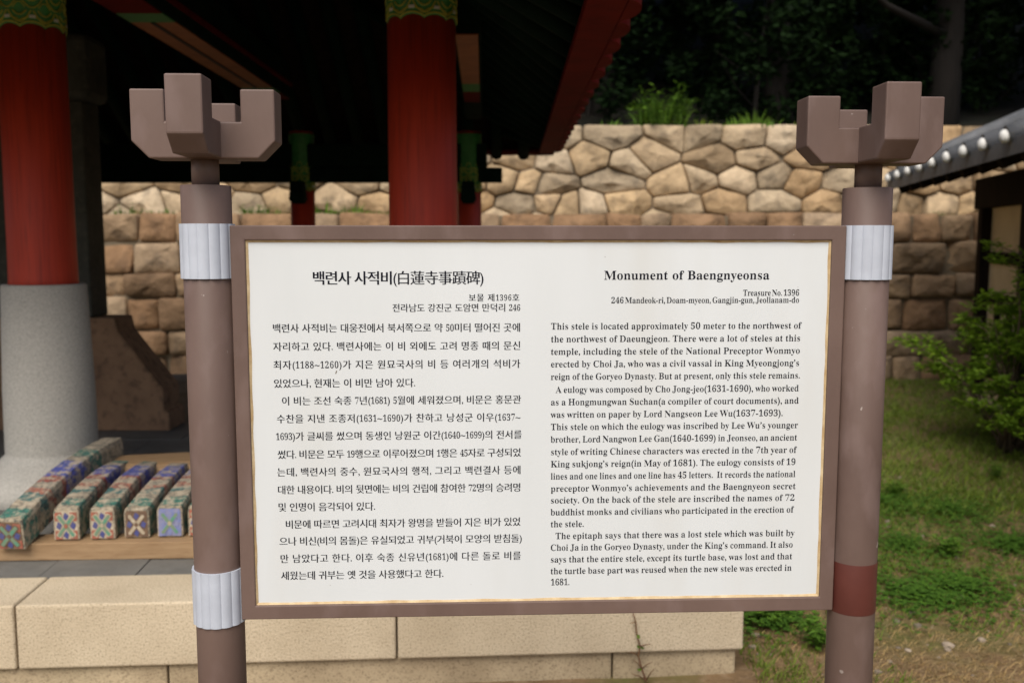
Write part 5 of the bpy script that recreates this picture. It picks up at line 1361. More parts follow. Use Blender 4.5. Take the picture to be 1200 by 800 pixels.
49688:(184,[[103,219,103,209,98,191,83,175,62,163,38,157,45,143,66,149,85,158,101,170,112,185,123,170,139,158,158,149,179,143,185,157,161,163,141,175,126,191,120,209,120,219],[30,124,30,110,103,110,103,44,120,44,120,110,193,110,193,124]]),
49689:(184,[[103,223,103,215,98,198,83,184,63,173,39,167,46,154,66,159,85,168,101,179,112,193,123,179,139,168,157,159,178,154,184,167,161,173,140,184,126,198,120,215,120,223],[48,103,48,90,157,90,157,44,173,44,173,103,120,103,120,126,193,126,193,140,30,140,30,126,103,126,103,103]]),
49849:(184,[[30,139,30,126,193,126,193,139],[112,109,86,107,66,101,54,90,50,77,54,63,66,53,86,47,112,45,138,47,157,53,169,63,173,77,169,90,157,101,138,107],[112,96,131,95,145,91,154,85,157,77,154,69,145,63,131,59,112,58,93,59,78,63,69,69,66,77,69,85,78,91,93,95],[103,222,103,214,98,198,83,183,63,173,39,167,46,153,66,159,85,167,101,178,112,193,123,179,139,167,157,159,178,153,184,167,160,173,140,183,126,198,120,214,120,222]]),
49884:(184,[[161,225,161,44,178,44,178,225],[78,210,78,177,74,152,63,128,48,109,29,96,39,82,54,92,68,106,78,123,86,143,94,124,105,108,118,95,132,86,142,99,124,112,108,130,98,153,94,177,94,210]]),
49888:(184,[[162,225,162,93,178,93,178,225],[62,105,62,48,184,48,184,62,79,62,79,105],[77,215,77,197,74,176,65,158,50,142,32,132,41,119,55,127,68,138,78,151,86,167,93,152,103,140,116,129,130,122,139,135,120,145,106,160,97,177,94,197,94,215]]),
49892:(184,[[162,225,162,132,178,132,178,225],[62,46,184,46,184,60,78,60,78,79,178,79,178,123,61,123,61,109,162,109,162,92,62,92],[77,220,77,206,74,187,64,170,50,156,31,147,40,133,55,141,68,151,78,164,86,178,93,165,104,153,116,144,131,137,139,150,121,159,107,172,97,188,94,206,94,220]]),
50044:(184,[[143,114,143,104,141,93,136,81,128,70,117,61,106,70,98,80,93,92,92,104,92,114,76,114,76,104,73,91,66,78,55,67,40,59,48,46,60,52,70,60,78,70,84,80,89,69,96,59,105,51,117,45,129,51,138,60,145,70,151,81,156,70,164,60,175,52,187,46,195,59,180,67,168,77,161,90,159,104,159,114],[137,186,137,173,165,173,165,120,181,120,181,225,165,225,165,186],[106,215,106,198,105,186,103,173,98,160,89,148,81,160,76,173,73,186,72,198,72,215,56,215,56,198,55,184,50,168,41,154,28,142,38,130,47,138,54,146,60,156,64,167,68,156,73,146,80,136,89,129,98,136,105,145,110,155,114,166,118,155,124,146,131,137,141,130,150,142,137,153,128,167,123,183,122,198,122,215]]),
50472:(184,[[164,225,164,44,180,44,180,225],[107,209,107,169,106,153,103,137,98,120,89,106,80,121,75,137,72,154,71,169,71,209,56,209,56,169,54,150,50,131,41,112,28,98,38,86,47,94,54,105,60,117,63,129,67,116,73,104,80,93,89,84,98,93,106,104,111,116,115,129,119,116,124,104,132,94,141,85,151,98,137,112,129,130,124,150,123,169,123,209]]),
50500:(184,[[78,211,60,207,45,194,36,174,33,148,36,122,45,102,60,90,78,85,96,90,111,102,120,122,123,148,120,174,111,194,96,207],[78,197,90,193,99,183,105,168,108,148,105,128,99,113,90,103,78,100,66,103,57,113,51,128,48,148,51,168,57,183,66,193],[152,225,152,44,169,44,169,139,199,139,199,153,169,153,169,225]]),
50516:(184,[[57,112,57,47,170,47,170,112],[154,99,154,60,73,60,73,99],[80,215,62,211,47,203,37,189,33,172,37,155,47,141,62,133,80,129,99,133,114,141,124,155,128,172,124,189,114,203,99,211],[80,201,93,198,103,193,109,184,112,172,109,160,103,151,93,145,80,143,68,145,58,151,52,160,49,172,52,184,58,193,68,198],[154,225,154,121,170,121,170,167,197,167,197,181,170,181,170,225]]),
50520:(184,[[80,215,62,212,47,203,37,189,33,172,37,155,47,141,62,133,80,130,99,133,114,141,124,155,128,172,124,189,114,203,99,212],[80,201,93,199,103,193,109,184,112,172,109,161,103,152,93,146,80,144,68,146,58,152,52,161,49,172,52,184,58,193,68,199],[154,225,154,122,170,122,170,168,197,168,197,182,170,182,170,225],[140,114,140,105,138,93,134,82,126,71,114,61,103,70,95,81,91,92,89,105,89,114,73,114,73,105,71,91,64,78,52,67,37,59,45,47,57,53,67,61,75,70,81,80,86,69,93,60,103,51,115,45,126,52,136,60,143,70,148,81,154,70,162,61,172,53,184,47,192,59,177,67,166,78,159,91,156,105,156,114]]),
50557:(184,[[53,109,53,96,154,96,154,44,170,44,170,109],[80,215,62,211,47,203,37,189,33,172,37,154,47,141,62,132,80,129,99,132,114,141,124,154,128,172,124,189,114,203,99,211],[80,200,93,198,103,192,109,183,112,172,109,160,103,151,93,145,80,143,68,145,58,151,52,160,49,172,52,183,58,192,68,198],[154,225,154,118,170,118,170,145,197,145,197,159,170,159,170,184,197,184,197,198,170,198,170,225]]),
50577:(184,[[80,215,62,211,47,203,37,189,33,172,37,155,47,141,62,133,80,129,99,133,114,141,124,155,128,172,124,189,114,203,99,211],[80,201,93,198,103,193,109,184,112,172,109,160,103,151,93,145,80,143,68,145,58,151,52,160,49,172,52,184,58,193,68,198],[113,113,88,110,69,104,57,93,53,79,57,64,69,54,88,47,113,45,137,47,156,54,168,64,172,79,168,93,156,104,137,110],[113,99,131,98,144,94,153,87,156,79,153,70,144,64,131,60,113,58,95,60,81,64,73,70,70,79,73,87,81,94,95,98],[154,225,154,118,170,118,170,146,197,146,197,160,170,160,170,185,197,185,197,198,170,198,170,225]]),
50612:(184,[[78,197,90,193,99,183,105,168,108,148,105,128,99,113,90,103,78,100,66,103,57,113,51,128,49,148,51,168,57,183,66,193],[162,225,162,156,123,156,118,179,109,197,95,208,78,211,60,207,46,194,37,174,33,148,37,122,46,102,60,90,78,85,96,89,109,101,119,119,123,143,162,143,162,44,179,44,179,225]]),
50632:(184,[[79,201,91,199,101,193,107,184,110,173,107,161,101,152,91,146,79,144,67,146,58,152,51,161,49,173,51,184,57,193,67,199],[143,115,143,105,141,93,137,82,129,71,117,61,106,70,99,81,94,92,92,105,92,115,76,115,76,105,74,91,67,78,55,67,40,59,48,47,60,53,70,61,78,70,84,80,89,69,96,60,106,51,118,45,129,52,139,60,146,70,151,81,157,70,165,61,175,53,187,47,196,59,180,67,169,78,162,91,159,105,159,115],[162,225,162,180,125,180,120,194,110,205,96,213,79,215,61,212,46,203,36,190,33,173,36,156,46,142,61,134,79,130,96,133,110,140,120,152,125,166,162,166,162,122,179,122,179,225]]),
50640:(184,[[168,225,168,44,184,44,184,225],[71,195,80,192,88,182,92,167,94,147,92,128,88,113,80,103,71,100,61,103,54,113,49,128,48,147,49,167,54,182,61,192],[71,210,55,206,43,193,35,173,32,147,35,121,43,101,55,89,71,84,86,88,98,100,106,118,109,141,132,141,132,54,148,54,148,222,132,222,132,155,109,155,106,178,97,195,86,206]]),
50668:(184,[[78,197,90,193,99,183,105,168,108,148,105,128,99,113,90,103,78,100,66,103,57,113,51,128,49,148,51,168,57,183,66,193],[121,171,162,171,162,128,121,128,123,143,123,160],[162,225,162,185,116,185,109,196,100,205,90,210,78,211,60,207,46,194,37,174,33,148,37,122,46,102,60,90,78,85,91,87,101,93,110,102,117,114,162,114,162,44,179,44,179,225]]),
50715:(184,[[167,225,167,103,183,103,183,225],[73,199,83,197,91,191,97,182,99,170,97,158,91,149,83,143,73,141,62,143,54,149,49,158,47,170,49,182,54,191,62,197],[133,183,133,156,112,156,113,162,114,170,113,177,112,183],[73,213,56,210,43,201,35,187,32,170,35,152,43,139,56,130,73,127,82,128,91,131,99,136,105,142,133,142,133,120,148,120,148,221,133,221,133,197,105,197,99,204,91,209,83,212],[114,112,114,106,109,89,95,75,76,64,53,58,59,45,79,50,97,59,112,70,122,84,133,70,148,59,166,50,186,45,192,58,169,64,149,75,136,89,131,106,131,112]]),
50773:(184,[[112,108,87,106,69,100,57,90,53,76,57,63,69,53,87,47,112,45,137,47,156,53,167,63,171,76,167,90,156,100,137,106],[112,95,130,94,144,90,152,84,155,76,152,69,144,63,130,59,112,58,94,59,81,63,72,69,69,76,72,84,81,90,94,94],[85,206,96,205,106,200,111,194,114,185,111,177,106,170,96,166,85,164,73,166,64,170,58,177,56,185,58,194,64,200,73,205],[154,225,154,110,170,110,170,161,197,161,197,175,170,175,170,225],[85,219,66,216,52,210,43,199,40,185,43,173,50,163,62,156,77,152,77,136,30,135,32,122,85,123,114,125,144,129,142,141,93,136,93,153,108,156,119,163,127,173,129,185,126,199,117,210,103,216]]),
50808:(184,[[89,199,101,197,112,191,118,183,121,171,118,160,112,151,101,145,89,143,76,145,66,151,59,160,56,171,59,183,66,191,76,197],[161,225,161,44,177,44,177,225],[33,84,89,85,119,87,150,91,149,104,110,99,97,99,97,129,113,134,126,143,134,155,137,171,133,188,123,202,108,210,89,214,69,210,54,202,44,188,40,171,43,155,51,143,64,134,80,129,80,98,31,97]]),
50857:(184,[[112,109,86,107,66,101,54,91,50,77,54,63,66,53,86,47,112,45,138,47,157,53,169,63,173,77,169,91,157,101,138,107],[112,96,131,95,145,91,154,85,157,77,154,69,145,63,131,59,112,58,93,59,78,63,69,69,66,77,69,85,78,91,93,95],[112,209,131,208,146,204,155,197,158,188,155,180,146,173,131,169,112,168,92,169,78,173,68,180,65,188,68,197,78,204,92,208],[112,222,85,220,65,213,52,203,48,188,49,180,54,172,61,166,70,161,70,136,30,136,30,123,193,123,193,136,153,136,153,161,162,166,169,172,174,180,175,188,171,203,158,213,138,220],[87,136,87,157,105,155,131,156,137,157,137,136]]),
50864:(184,[[111,218,86,215,66,207,53,195,48,178,53,162,66,150,86,142,111,139,137,142,157,150,170,162,175,178,170,195,157,207,137,215],[111,205,130,203,145,198,154,189,158,178,154,168,145,159,130,154,111,152,93,154,78,159,69,168,65,178,69,189,78,198,93,203],[30,122,30,108,103,108,103,44,120,44,120,108,194,108,194,122]]),
50885:(184,[[112,96,131,95,145,91,154,85,157,77,154,69,145,63,131,59,112,58,93,59,78,63,69,69,66,77,69,85,78,91,93,95],[112,222,85,219,65,213,52,202,48,187,52,173,65,162,85,156,112,153,138,156,158,162,171,173,175,187,171,202,158,213,138,219],[112,209,131,207,146,203,155,196,158,187,155,179,146,172,131,168,112,167,92,168,78,172,68,179,65,187,68,196,78,203,92,207],[30,140,30,126,103,126,103,109,81,106,64,100,53,90,50,77,54,63,66,53,86,47,112,45,138,47,157,53,169,63,173,77,170,90,159,100,142,106,120,109,120,126,193,126,193,140]]),
50892:(184,[[88,216,70,214,55,207,46,195,43,181,46,166,55,155,70,148,88,145,107,148,121,155,130,166,134,181,130,195,121,207,107,214],[88,204,100,202,110,197,116,190,118,181,116,171,110,164,100,160,88,158,76,160,67,164,61,171,58,181,61,190,67,197,76,202],[31,116,79,117,79,50,96,50,96,118,136,122,149,124,148,136,118,133,87,131,29,130],[121,102,121,89,162,89,162,44,179,44,179,225,162,225,162,102]]),
50896:(184,[[88,218,70,216,56,209,47,199,43,186,47,173,56,164,70,157,88,155,106,157,120,164,129,173,132,186,129,199,120,209,106,216],[88,206,99,204,108,200,114,194,116,186,114,179,108,173,99,169,88,167,76,169,67,173,61,179,59,186,61,194,67,200,76,204],[31,128,81,129,81,94,98,94,98,130,135,133,147,135,146,147,116,144,85,143,29,142],[125,118,125,106,161,106,161,88,178,88,178,225,161,225,161,118],[55,101,55,48,182,48,182,62,71,62,71,101]]),
50900:(184,[[88,222,69,220,55,215,46,206,43,195,46,183,55,175,69,169,88,168,106,169,120,175,129,183,132,195,129,206,120,214,106,220],[88,210,100,209,109,206,115,201,117,195,115,188,109,183,100,180,88,179,76,180,67,183,61,188,59,195,61,201,67,206,76,209],[31,145,79,145,79,118,95,118,95,146,135,149,148,151,147,162,117,159,57,157,29,157],[125,139,125,128,161,128,161,119,178,119,178,225,161,225,161,139],[57,46,184,46,184,59,74,59,74,75,178,75,178,112,57,112,57,100,162,100,162,86,57,86]]),
50912:(184,[[88,221,69,219,55,213,47,204,43,193,47,181,55,172,69,166,88,164,106,166,120,172,129,181,132,193,129,204,120,213,106,219],[88,209,100,208,109,205,115,199,117,193,115,186,109,181,100,178,88,176,76,178,67,181,61,186,59,193,61,199,67,205,76,208],[31,140,78,141,78,112,95,112,95,142,134,145,147,147,146,159,116,156,85,154,29,153],[125,134,125,122,161,122,161,111,178,111,178,225,161,225,161,134],[142,104,140,90,135,79,127,69,116,61,105,69,97,79,92,90,91,104,75,104,75,101,72,88,65,76,54,66,39,59,46,47,59,52,69,59,77,68,83,78,88,68,95,59,105,51,116,45,128,51,137,59,145,68,150,79,156,68,164,59,174,52,187,47,194,59,179,66,168,76,160,88,158,101,158,104]]),
50976:(184,[[111,218,86,215,66,207,53,195,48,179,53,162,66,150,86,142,111,139,137,142,157,150,170,162,175,179,170,195,157,207,137,215],[111,205,130,203,145,198,154,189,158,179,154,168,145,160,130,155,111,153,93,155,78,160,69,168,65,179,69,189,78,198,93,203],[30,122,30,109,72,109,72,44,89,44,89,109,134,109,134,44,151,44,151,109,194,109,194,122]]),
51004:(184,[[112,214,86,210,65,200,51,184,46,164,51,143,65,128,86,118,112,114,138,118,159,128,172,143,177,164,172,184,159,200,138,210],[112,200,131,198,147,190,158,179,161,164,158,149,147,138,131,130,112,128,92,130,76,138,66,149,62,164,66,179,76,190,92,198],[30,82,30,68,194,68,194,82]]),
51008:(184,[[30,130,30,117,193,117,193,130],[112,219,85,217,65,210,52,198,48,183,52,168,65,157,85,149,112,147,138,149,158,157,171,168,175,183,171,198,158,210,138,217],[112,206,131,204,146,200,155,193,158,183,155,174,146,167,131,162,112,161,92,162,78,167,68,174,65,183,68,193,78,200,92,204],[51,101,51,48,175,48,175,62,68,62,68,101]]),
51012:(184,[[112,222,85,220,65,214,52,204,48,191,52,178,65,168,85,162,112,160,138,162,158,168,171,178,175,191,171,204,158,214,138,220],[112,210,131,209,146,205,155,199,158,191,155,183,146,177,131,173,112,172,92,173,77,177,68,183,65,191,68,199,77,205,92,209],[30,147,30,134,193,134,193,147],[50,46,178,46,178,59,66,59,66,78,172,78,172,119,50,119,50,106,156,106,156,90,50,90]]),
51020:(184,[[112,221,85,219,65,212,52,201,48,187,52,173,65,162,85,155,112,153,138,155,158,162,171,173,175,187,171,201,158,212,138,219],[112,208,131,207,146,203,155,196,158,187,155,178,146,172,131,168,112,166,92,168,78,172,68,178,65,187,68,196,78,203,92,207],[50,106,50,47,173,47,173,106],[157,93,157,60,66,60,66,93],[30,138,30,124,193,124,193,138]]),
51032:(184,[[89,212,69,209,54,200,44,187,40,170,44,152,54,139,69,130,89,127,108,130,123,139,133,152,137,170,133,187,123,200,108,209],[89,198,101,196,112,190,118,181,121,170,118,158,112,149,101,143,89,141,76,143,66,149,59,158,56,170,59,181,66,190,76,196],[161,225,161,44,177,44,177,225],[33,84,89,85,119,87,150,92,149,104,119,101,88,99,31,98]]),
51060:(184,[[161,225,161,44,178,44,178,225],[83,211,64,207,50,194,40,174,37,148,40,122,50,102,64,90,83,85,101,90,115,102,125,122,128,148,125,174,115,194,101,207],[83,197,95,193,104,183,110,168,112,148,110,128,104,113,95,103,83,100,70,103,61,113,55,128,53,148,55,168,61,183,70,193]]),
51064:(184,[[162,225,162,93,178,93,178,225],[81,213,63,209,48,200,38,186,34,168,38,150,48,136,63,127,81,124,100,127,115,136,125,150,128,168,125,186,115,200,100,209],[81,198,93,196,103,190,110,180,112,168,110,156,103,147,93,140,81,138,69,140,59,147,53,156,50,168,53,180,59,190,69,196],[62,107,62,48,184,48,184,62,79,62,79,107]]),
51080:(184,[[162,225,162,122,178,122,178,225],[81,215,62,212,47,203,38,190,34,172,38,155,47,142,62,133,81,130,100,133,115,142,125,155,128,172,125,190,115,203,100,212],[81,201,94,199,103,193,110,184,112,172,110,161,103,152,94,146,81,144,69,146,59,152,53,161,50,172,53,184,59,193,69,199],[142,114,142,104,140,93,135,82,127,71,116,62,105,70,97,81,93,92,91,104,91,114,75,114,75,104,73,91,65,78,54,67,39,59,47,47,59,53,69,61,77,70,83,80,88,70,95,60,105,52,117,45,128,52,137,60,145,70,150,81,156,70,164,61,174,53,186,47,194,59,179,67,168,78,161,91,158,104,158,114]]),
51088:(184,[[33,207,33,193,75,193,75,170,71,147,61,125,45,106,27,92,37,79,51,89,64,103,75,120,83,139,91,122,101,106,114,93,128,84,137,97,119,110,104,127,95,148,91,170,91,193,131,193,131,207],[152,225,152,44,169,44,169,138,199,138,199,152,169,152,169,225]]),
51116:(184,[[129,222,129,54,145,54,145,138,168,138,168,44,184,44,184,225,168,225,168,152,145,152,145,222],[32,204,32,190,67,190,67,176,65,150,57,127,45,108,28,94,38,82,51,92,62,104,70,120,76,137,82,122,90,108,100,97,112,88,122,101,105,114,93,131,86,153,83,176,83,190,116,190,116,204]]),
51200:(184,[[123,160,123,146,162,146,162,44,179,44,179,225,162,225,162,160],[35,207,35,193,76,193,76,172,72,148,62,126,47,106,28,93,38,80,53,90,66,105,77,122,84,141,92,123,103,107,115,93,130,84,140,97,121,110,106,128,96,150,93,172,93,193,133,193,133,207]]),
51201:(184,[[58,107,58,94,162,94,162,44,179,44,179,107],[36,213,36,199,76,199,76,192,73,174,63,157,49,143,31,133,39,120,54,127,67,138,77,150,85,165,92,152,102,140,114,131,128,124,137,137,119,146,105,159,96,175,93,192,93,199,132,199,132,213],[162,225,162,178,127,178,127,164,162,164,162,117,179,117,179,225]]),
51204:(184,[[162,225,162,175,126,175,126,162,162,162,162,93,179,93,179,225],[63,104,63,48,184,48,184,62,80,62,80,104],[36,211,36,197,76,197,76,188,73,169,63,152,49,139,31,129,39,116,54,123,67,133,77,146,85,161,92,148,102,136,114,127,128,120,137,133,119,142,105,155,96,171,93,188,93,197,132,197,132,211]]),
51228:(184,[[168,225,168,44,183,44,183,225],[131,221,131,160,102,160,102,147,131,147,131,54,147,54,147,221],[33,204,33,191,67,191,67,174,64,150,57,127,44,107,28,93,38,81,51,91,61,104,69,120,75,138,81,121,89,107,99,94,111,85,121,97,105,111,93,129,86,151,83,174,83,191,115,191,115,204]]),
51276:(184,[[129,161,129,148,162,148,162,120,179,120,179,225,162,225,162,191,129,191,129,178,162,178,162,161],[36,213,36,200,76,200,76,191,73,172,64,155,49,142,31,132,39,119,54,126,67,136,78,149,85,163,92,150,102,139,114,130,128,123,137,136,119,145,105,158,96,173,93,191,93,200,132,200,132,213],[143,114,143,105,141,93,137,82,129,71,117,61,106,70,99,81,94,92,92,105,92,114,76,114,76,105,74,91,67,78,55,67,40,59,48,47,60,53,70,61,78,70,84,80,89,69,96,60,106,51,118,45,129,52,139,60,146,70,151,81,157,70,165,61,175,53,187,47,196,59,180,67,169,78,162,91,159,105,159,114]]),
51312:(184,[[104,125,104,81,30,81,30,68,194,68,194,81,120,81,120,125],[44,209,44,195,103,195,103,191,97,171,82,153,61,140,38,132,45,119,65,125,84,136,100,150,112,167,124,150,140,136,159,126,180,120,186,133,163,140,142,153,126,171,120,191,120,195,180,195,180,209]]),
51333:(184,[[112,107,86,105,66,99,54,89,50,76,54,63,66,53,86,47,112,45,138,47,157,53,169,63,173,76,169,89,157,99,138,105],[112,94,131,93,145,89,154,84,157,76,154,68,145,62,131,59,112,58,92,59,78,62,69,68,66,76,69,84,78,89,92,93],[30,135,30,122,193,122,193,135,120,135,120,161,103,161,103,135],[45,217,45,204,101,204,95,190,81,178,62,170,39,165,45,152,67,156,86,164,101,175,112,189,122,175,138,164,157,156,178,152,184,165,162,170,142,178,128,190,122,204,179,204,179,217]]),
51473:(184,[[112,95,131,94,145,91,154,85,157,77,154,69,145,63,131,59,112,58,93,59,78,63,69,69,66,77,69,85,78,91,93,94],[30,141,30,127,103,127,103,108,81,105,64,99,53,89,50,77,54,63,66,53,86,47,112,45,138,47,157,53,169,63,173,77,170,89,159,99,142,105,120,108,120,127,193,127,193,141],[45,217,45,204,101,204,95,190,81,178,62,170,39,165,45,152,67,156,86,164,101,175,112,188,122,175,138,164,157,156,178,152,184,165,161,170,142,178,128,190,122,204,179,204,179,217]]),
51648:(184,[[161,225,161,44,178,44,178,225],[36,207,36,193,78,193,78,170,74,147,64,124,48,105,30,92,40,79,54,89,68,103,79,120,86,139,94,121,105,106,119,93,134,84,143,97,124,109,109,126,98,147,95,170,95,193,137,193,137,207]]),
51652:(184,[[162,225,162,93,178,93,178,225],[37,210,37,197,78,197,78,187,75,168,66,152,51,138,32,128,41,115,56,123,69,133,80,145,87,160,95,146,105,135,117,125,132,119,141,132,122,141,108,154,98,169,95,187,95,197,136,197,136,210],[62,105,62,48,184,48,184,62,79,62,79,105]]),
51901:(184,[[48,103,48,90,156,90,156,44,173,44,173,103],[115,219,115,205,138,205,138,202,136,194,131,185,123,177,112,170,100,177,92,185,87,194,85,202,85,205,108,205,108,219,40,219,40,205,69,205,69,201,66,192,60,182,49,173,35,166,42,154,55,159,65,166,72,175,78,184,83,176,90,168,100,161,112,156,123,161,133,167,140,175,146,184,151,174,159,166,169,159,181,154,188,166,174,172,163,181,157,191,155,201,155,205,183,205,183,219],[103,154,103,136,30,136,30,122,194,122,194,136,120,136,120,154]]),
52268:(184,[[75,224,75,201,35,201,35,187,75,187,75,183,72,165,63,149,49,136,30,127,39,113,53,120,66,130,76,142,84,155,91,143,101,132,113,123,127,117,136,130,118,139,104,151,95,166,92,183,92,187,132,187,132,201,92,201,92,224],[154,225,154,91,170,91,170,155,197,155,197,169,170,169,170,225],[58,103,58,48,178,48,178,62,74,62,74,103]]),
52280:(184,[[57,110,57,47,170,47,170,110],[154,97,154,60,73,60,73,97],[75,226,75,204,35,204,35,191,75,191,75,188,72,171,63,155,48,143,30,135,38,122,53,128,66,138,76,149,84,162,91,150,101,140,113,131,128,125,136,138,118,146,104,158,95,172,92,188,92,191,132,191,132,204,92,204,92,226],[154,225,154,118,170,118,170,166,197,166,197,180,170,180,170,225]]),
52572:(184,[[161,225,161,44,177,44,177,225],[33,82,89,83,119,85,150,89,149,102,111,98,98,97,98,130,82,130,82,96,31,95],[82,224,82,202,41,202,41,188,82,188,78,171,69,156,55,145,36,137,44,124,59,130,72,139,83,150,90,164,98,151,108,140,121,132,136,126,144,139,126,146,112,158,102,172,98,188,140,188,140,202,98,202,98,224]]),
52840:(184,[[162,225,162,118,178,118,178,225],[61,109,61,47,178,47,178,109],[162,96,162,60,78,60,78,96],[79,226,79,204,38,204,38,191,79,191,76,171,66,155,52,143,33,134,41,121,57,128,70,137,80,149,88,163,95,150,106,139,119,131,134,125,142,138,123,146,108,158,99,172,95,191,136,191,136,204,96,204,96,226]]),
53552:(184,[[125,157,125,144,162,144,162,44,179,44,179,225,162,225,162,157],[38,209,38,88,76,88,96,89,116,90,135,93,133,107,115,104,97,102,55,101,55,145,114,145,114,158,55,158,55,195,122,195,122,209]]),
54616:(184,[[83,168,65,165,52,156,42,143,39,126,42,110,52,96,65,88,83,85,101,88,115,96,124,110,127,126,124,143,115,156,101,165],[83,154,94,152,103,146,109,138,111,126,109,115,103,106,94,101,83,99,72,101,63,106,57,115,55,126,57,138,63,146,72,152],[153,225,153,44,169,44,169,137,199,137,199,151,169,151,169,225],[75,223,75,196,29,196,29,183,136,183,136,196,91,196,91,223]]),
54620:(184,[[84,180,66,178,52,171,44,160,40,146,44,132,52,122,66,115,84,113,101,115,115,122,124,132,127,146,124,160,115,171,101,178],[84,167,95,166,104,161,109,155,111,146,109,138,104,131,95,127,84,126,73,127,64,131,58,138,56,146,58,155,64,161,73,166],[154,225,154,90,170,90,170,152,197,152,197,166,170,166,170,225],[76,225,76,203,30,203,30,190,137,190,137,203,92,203,92,225],[58,100,58,48,178,48,178,62,74,62,74,100]]),
54664:(184,[[75,182,59,180,47,174,39,164,37,151,39,139,47,129,59,123,75,120,91,123,103,129,111,139,114,151,111,164,103,174,91,180],[75,170,85,169,92,165,97,159,99,151,97,144,92,138,85,134,75,133,65,134,58,138,53,144,51,151,53,159,58,165,65,169],[128,222,128,116,144,116,144,162,167,162,167,113,182,113,182,225,167,225,167,176,144,176,144,222],[67,225,67,205,29,205,29,191,121,191,121,205,83,205,83,225],[144,108,144,102,142,91,138,80,130,70,119,61,108,69,100,79,95,90,94,102,94,108,78,108,78,102,75,89,68,77,57,67,41,59,49,47,61,52,71,60,79,69,85,79,91,68,98,59,107,51,119,45,130,51,140,60,147,69,152,80,158,69,166,60,176,52,189,47,197,59,181,66,170,76,163,89,160,102,160,108]]),
54665:(184,[[75,181,59,179,47,173,39,163,37,150,39,137,47,128,59,122,75,119,91,122,103,128,111,137,114,150,111,163,103,173,91,179],[75,169,85,167,92,164,97,158,99,150,97,143,92,137,85,133,75,132,65,133,58,137,53,143,51,150,53,158,58,164,65,167],[123,108,98,106,79,100,67,90,63,76,67,63,79,53,98,47,123,45,148,47,167,53,179,63,183,76,179,90,167,100,148,106],[123,95,141,94,155,90,164,84,167,76,164,68,155,62,141,59,123,58,104,59,91,62,82,68,79,76,82,84,91,90,104,94],[128,222,128,117,143,117,143,163,167,163,167,111,182,111,182,225,167,225,167,176,143,176,143,222],[67,224,67,204,29,204,29,191,121,191,121,204,83,204,83,224]]),
54788:(184,[[81,180,65,177,52,170,44,159,41,145,44,131,52,120,65,113,81,111,98,113,111,120,119,131,122,145,119,159,111,170,98,177],[81,167,92,165,100,161,105,154,107,145,105,137,100,130,92,125,81,124,71,125,63,130,58,137,56,145,58,154,63,161,71,165],[132,139,132,126,162,126,162,87,179,87,179,225,162,225,162,177,132,177,132,164,162,164,162,139],[73,225,73,203,30,203,30,190,132,190,132,203,90,203,90,225],[63,99,63,48,183,48,183,62,79,62,79,99]]),
54840:(184,[[112,160,129,159,143,154,151,148,154,139,151,130,143,123,129,119,112,118,94,119,81,123,72,130,69,139,72,148,81,154,94,159],[103,222,103,199,38,199,38,185,185,185,185,199,120,199,120,222],[112,173,87,171,68,164,57,153,52,139,56,125,66,115,82,108,103,104,103,79,30,79,30,66,194,66,194,79,120,79,120,104,141,108,157,115,167,125,171,139,167,153,155,164,136,171]]),
54861:(184,[[112,100,85,98,66,93,54,84,50,72,54,60,66,52,85,47,112,45,138,47,157,52,169,60,173,72,169,84,157,93,138,98],[112,88,131,87,145,84,154,79,157,72,154,66,145,61,131,58,112,57,92,58,78,61,70,66,67,72,70,79,78,84,92,87],[112,178,129,177,142,175,150,170,152,164,150,158,142,154,129,151,112,150,94,151,81,154,74,158,71,164,74,170,81,175,94,177],[103,228,103,210,39,210,39,197,184,197,184,210,120,210,120,228],[30,124,30,111,193,111,193,124,120,124,120,138,141,141,157,146,167,154,170,164,166,175,155,183,137,188,112,190,87,188,68,183,57,175,53,164,57,154,66,146,82,141,103,138,103,124]]),
54980:(184,[[112,181,87,179,68,173,57,164,53,151,57,138,68,128,87,123,112,121,136,123,155,128,166,138,170,151,166,164,155,173,136,179],[112,168,129,167,142,164,150,158,153,151,150,143,142,138,129,134,112,133,94,134,81,138,73,143,70,151,73,158,81,164,94,167],[103,226,103,205,39,205,39,191,184,191,184,205,120,205,120,226],[30,108,30,94,103,94,103,44,120,44,120,94,194,94,194,108]]),
}
def load_glyphs():
    for cp, (adv, loops) in GLYPHS.items():
        GL[chr(cp)] = ([[(L[k] / 200 - .1, L[k + 1] / 200 - .3) for k in range(0, len(L), 2)] for L in loops], adv / 200)
